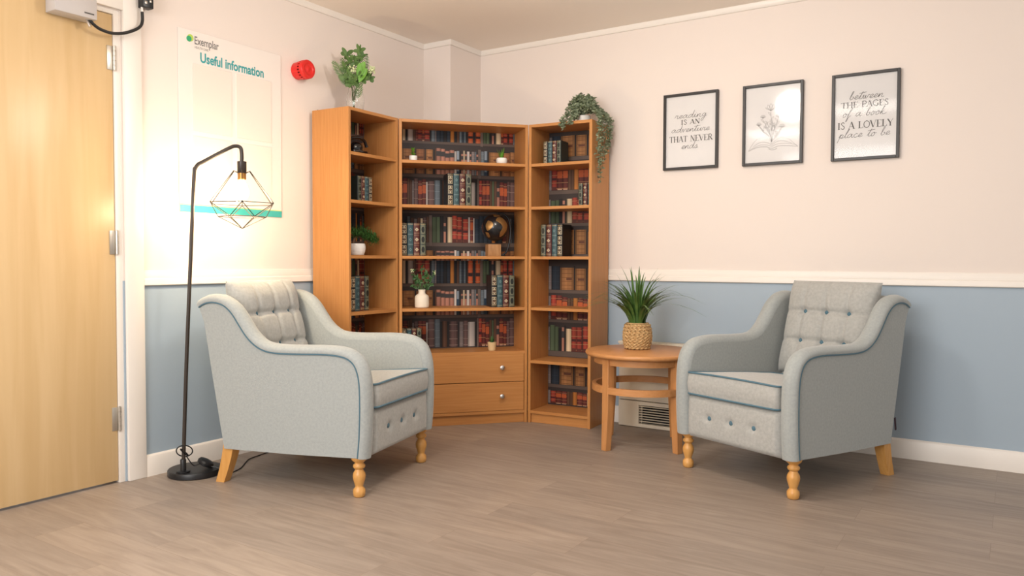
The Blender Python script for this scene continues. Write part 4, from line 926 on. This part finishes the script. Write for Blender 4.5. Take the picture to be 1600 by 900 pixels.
# white vase with stems on the fourth middle shelf
WP = Vector(at(Co, Ct, .146, .075, .7146))
t = thing('ceramic_vase', 'cream bottle-shaped vase on the fourth middle shelf', 'vase', WP)
b = MB(); b.lathe([(.036, 0), (.042, .004), (.043, .012), (.043, .060), (.040, .072), (.030, .080), (.022, .085), (.020, .095), (.022, .108), (.0225, .110), (.019, .110), (.017, .095), (.018, .085)], (0, 0, 0), 32); b.build('body', STONE, t, ang=50)
t = thing('foliage_spray', 'spray of green stems standing in the cream bottle-shaped vase', 'plant', WP + Vector((0, 0, .088)))
cxv = Vector((math.cos(Ct), math.sin(Ct), 0)); cyv = Vector((-math.sin(Ct), math.cos(Ct), 0)); rnd = random.Random(12); b = MB(); bs = MB(); bf = MB()
for (u, v, d_) in ((-.05, .115, 0), (.065, .105, 0), (0, .14, .01), (.03, .125, -.02), (-.025, .10, -.02), (.05, .07, -.01), (-.05, .045, -.01), (.015, .09, -.03), (.06, .05, .01), (-.03, .075, .02)):
    q = (cxv*u + cyv*d_ + Vector((0, 0, v)))*1.2; bs.tube(spline([Vector((0, 0, -.05)), Vector((0, 0, .01)) + q*.1, q*.55 + Vector((0, 0, .02)), q], 5), .0011, 4)
    for k in range(11):
        f = .35 + .65*rnd.random(); p = q*f + Vector((0, 0, .01*(1-f))); dv = (cxv*rnd.gauss(0, 1) + cyv*rnd.gauss(0, .6) + Vector((0, 0, rnd.gauss(.2, .7)))).normalized()*.024
        b.leaf(p, p + dv, .0095, nrm=(cyv*-1), n=3)
for (u, v) in ((-.06, .138), (.078, .126)):
    for k in range(12): bf.sphere(cxv*(u + rnd.gauss(0, .005)) + cyv*rnd.gauss(0, .004) + Vector((0, 0, v + rnd.gauss(0, .005))), .0035, 6, 4)
b.build('leaves', GREEN_D, t, ang=80, fix=False); bs.build('stems', STEM, t); bf.build('buds', FLOW, t)

# globe bookend on the third middle shelf
t = thing('globe', 'black and gold desk globe on a wooden block stand', 'globe', at(Co, Ct, .600, .125, 1.0286), Ct)
gc = Vector((.010, .0, .178)); gr = .083
b = MB(); b.box((0, 0, .037), (.082, .085, .074), .003)
for k in range(3): b.box((-.024 + .026*k, -.043, .037), (.0035, .003, .070))
b.build('block_stand', mat('carved_wood', (.34, .165, .06), .5, col2=(.44, .235, .10), nscale=6, stretch=(10, 10, 2)), t)
b = MB(); b.tube(spline([(.055, 0, .004), (.088, 0, .03), (.108, 0, .10), (.112, 0, .17), (.098, 0, .235), (.062, 0, .266), (.030, 0, .268)], 8), .0065, 8); b.tube([(.030, 0, .268), (.024, 0, .255)], .004, 8); b.box((.03, 0, .004), (.09, .06, .008), .002); b.build('meridian_arm', BLACK, t, ang=60)
b = MB(); b.sphere(gc, gr, 36, 24); sp = b.build('sphere', GLOBE, t, ang=80)
b = MB()
def patch(lon, lat, pts):
    """gold land patch lying on the sphere, 0.6 mm proud"""
    out = []
    for (a, c) in pts:
        lo_, la_ = R(lon + a), R(lat + c); out.append(gc + Vector((math.sin(lo_)*math.cos(la_), -math.cos(lo_)*math.cos(la_), math.sin(la_)))*(gr*1.006))
    out = spline(out + [out[0]], 4)[:-1]; out = [gc + (q - gc).normalized()*gr*1.012 for q in out]
    cen = sum(out, Vector())/len(out); n = len(out); rows = []
    for k in range(n): rows.append([gc + (cen.lerp(out[k], f) - gc).normalized()*gr*1.012 for f in (.01, .2, .4, .6, .8, 1)])
    b.grid(rows, closed_u=True)
patch(22, 8, [(-20, 38), (0, 42), (22, 30), (36, 8), (30, -12), (20, -30), (8, -48), (-6, -52), (-10, -30), (0, -12), (-6, 4), (-18, 14), (-30, 22)])
patch(-34, 0, [(-14, 30), (6, 24), (14, 10), (4, -6), (-14, -14), (-22, 8)]); patch(-52, -34, [(-8, 14), (8, 10), (10, -10), (-6, -12)])
patch(5, 62, [(-40, 8), (0, 12), (40, 6), (30, -8), (-20, -10)])
b.build('land_areas', GOLD, sp, ang=80, fix=False)
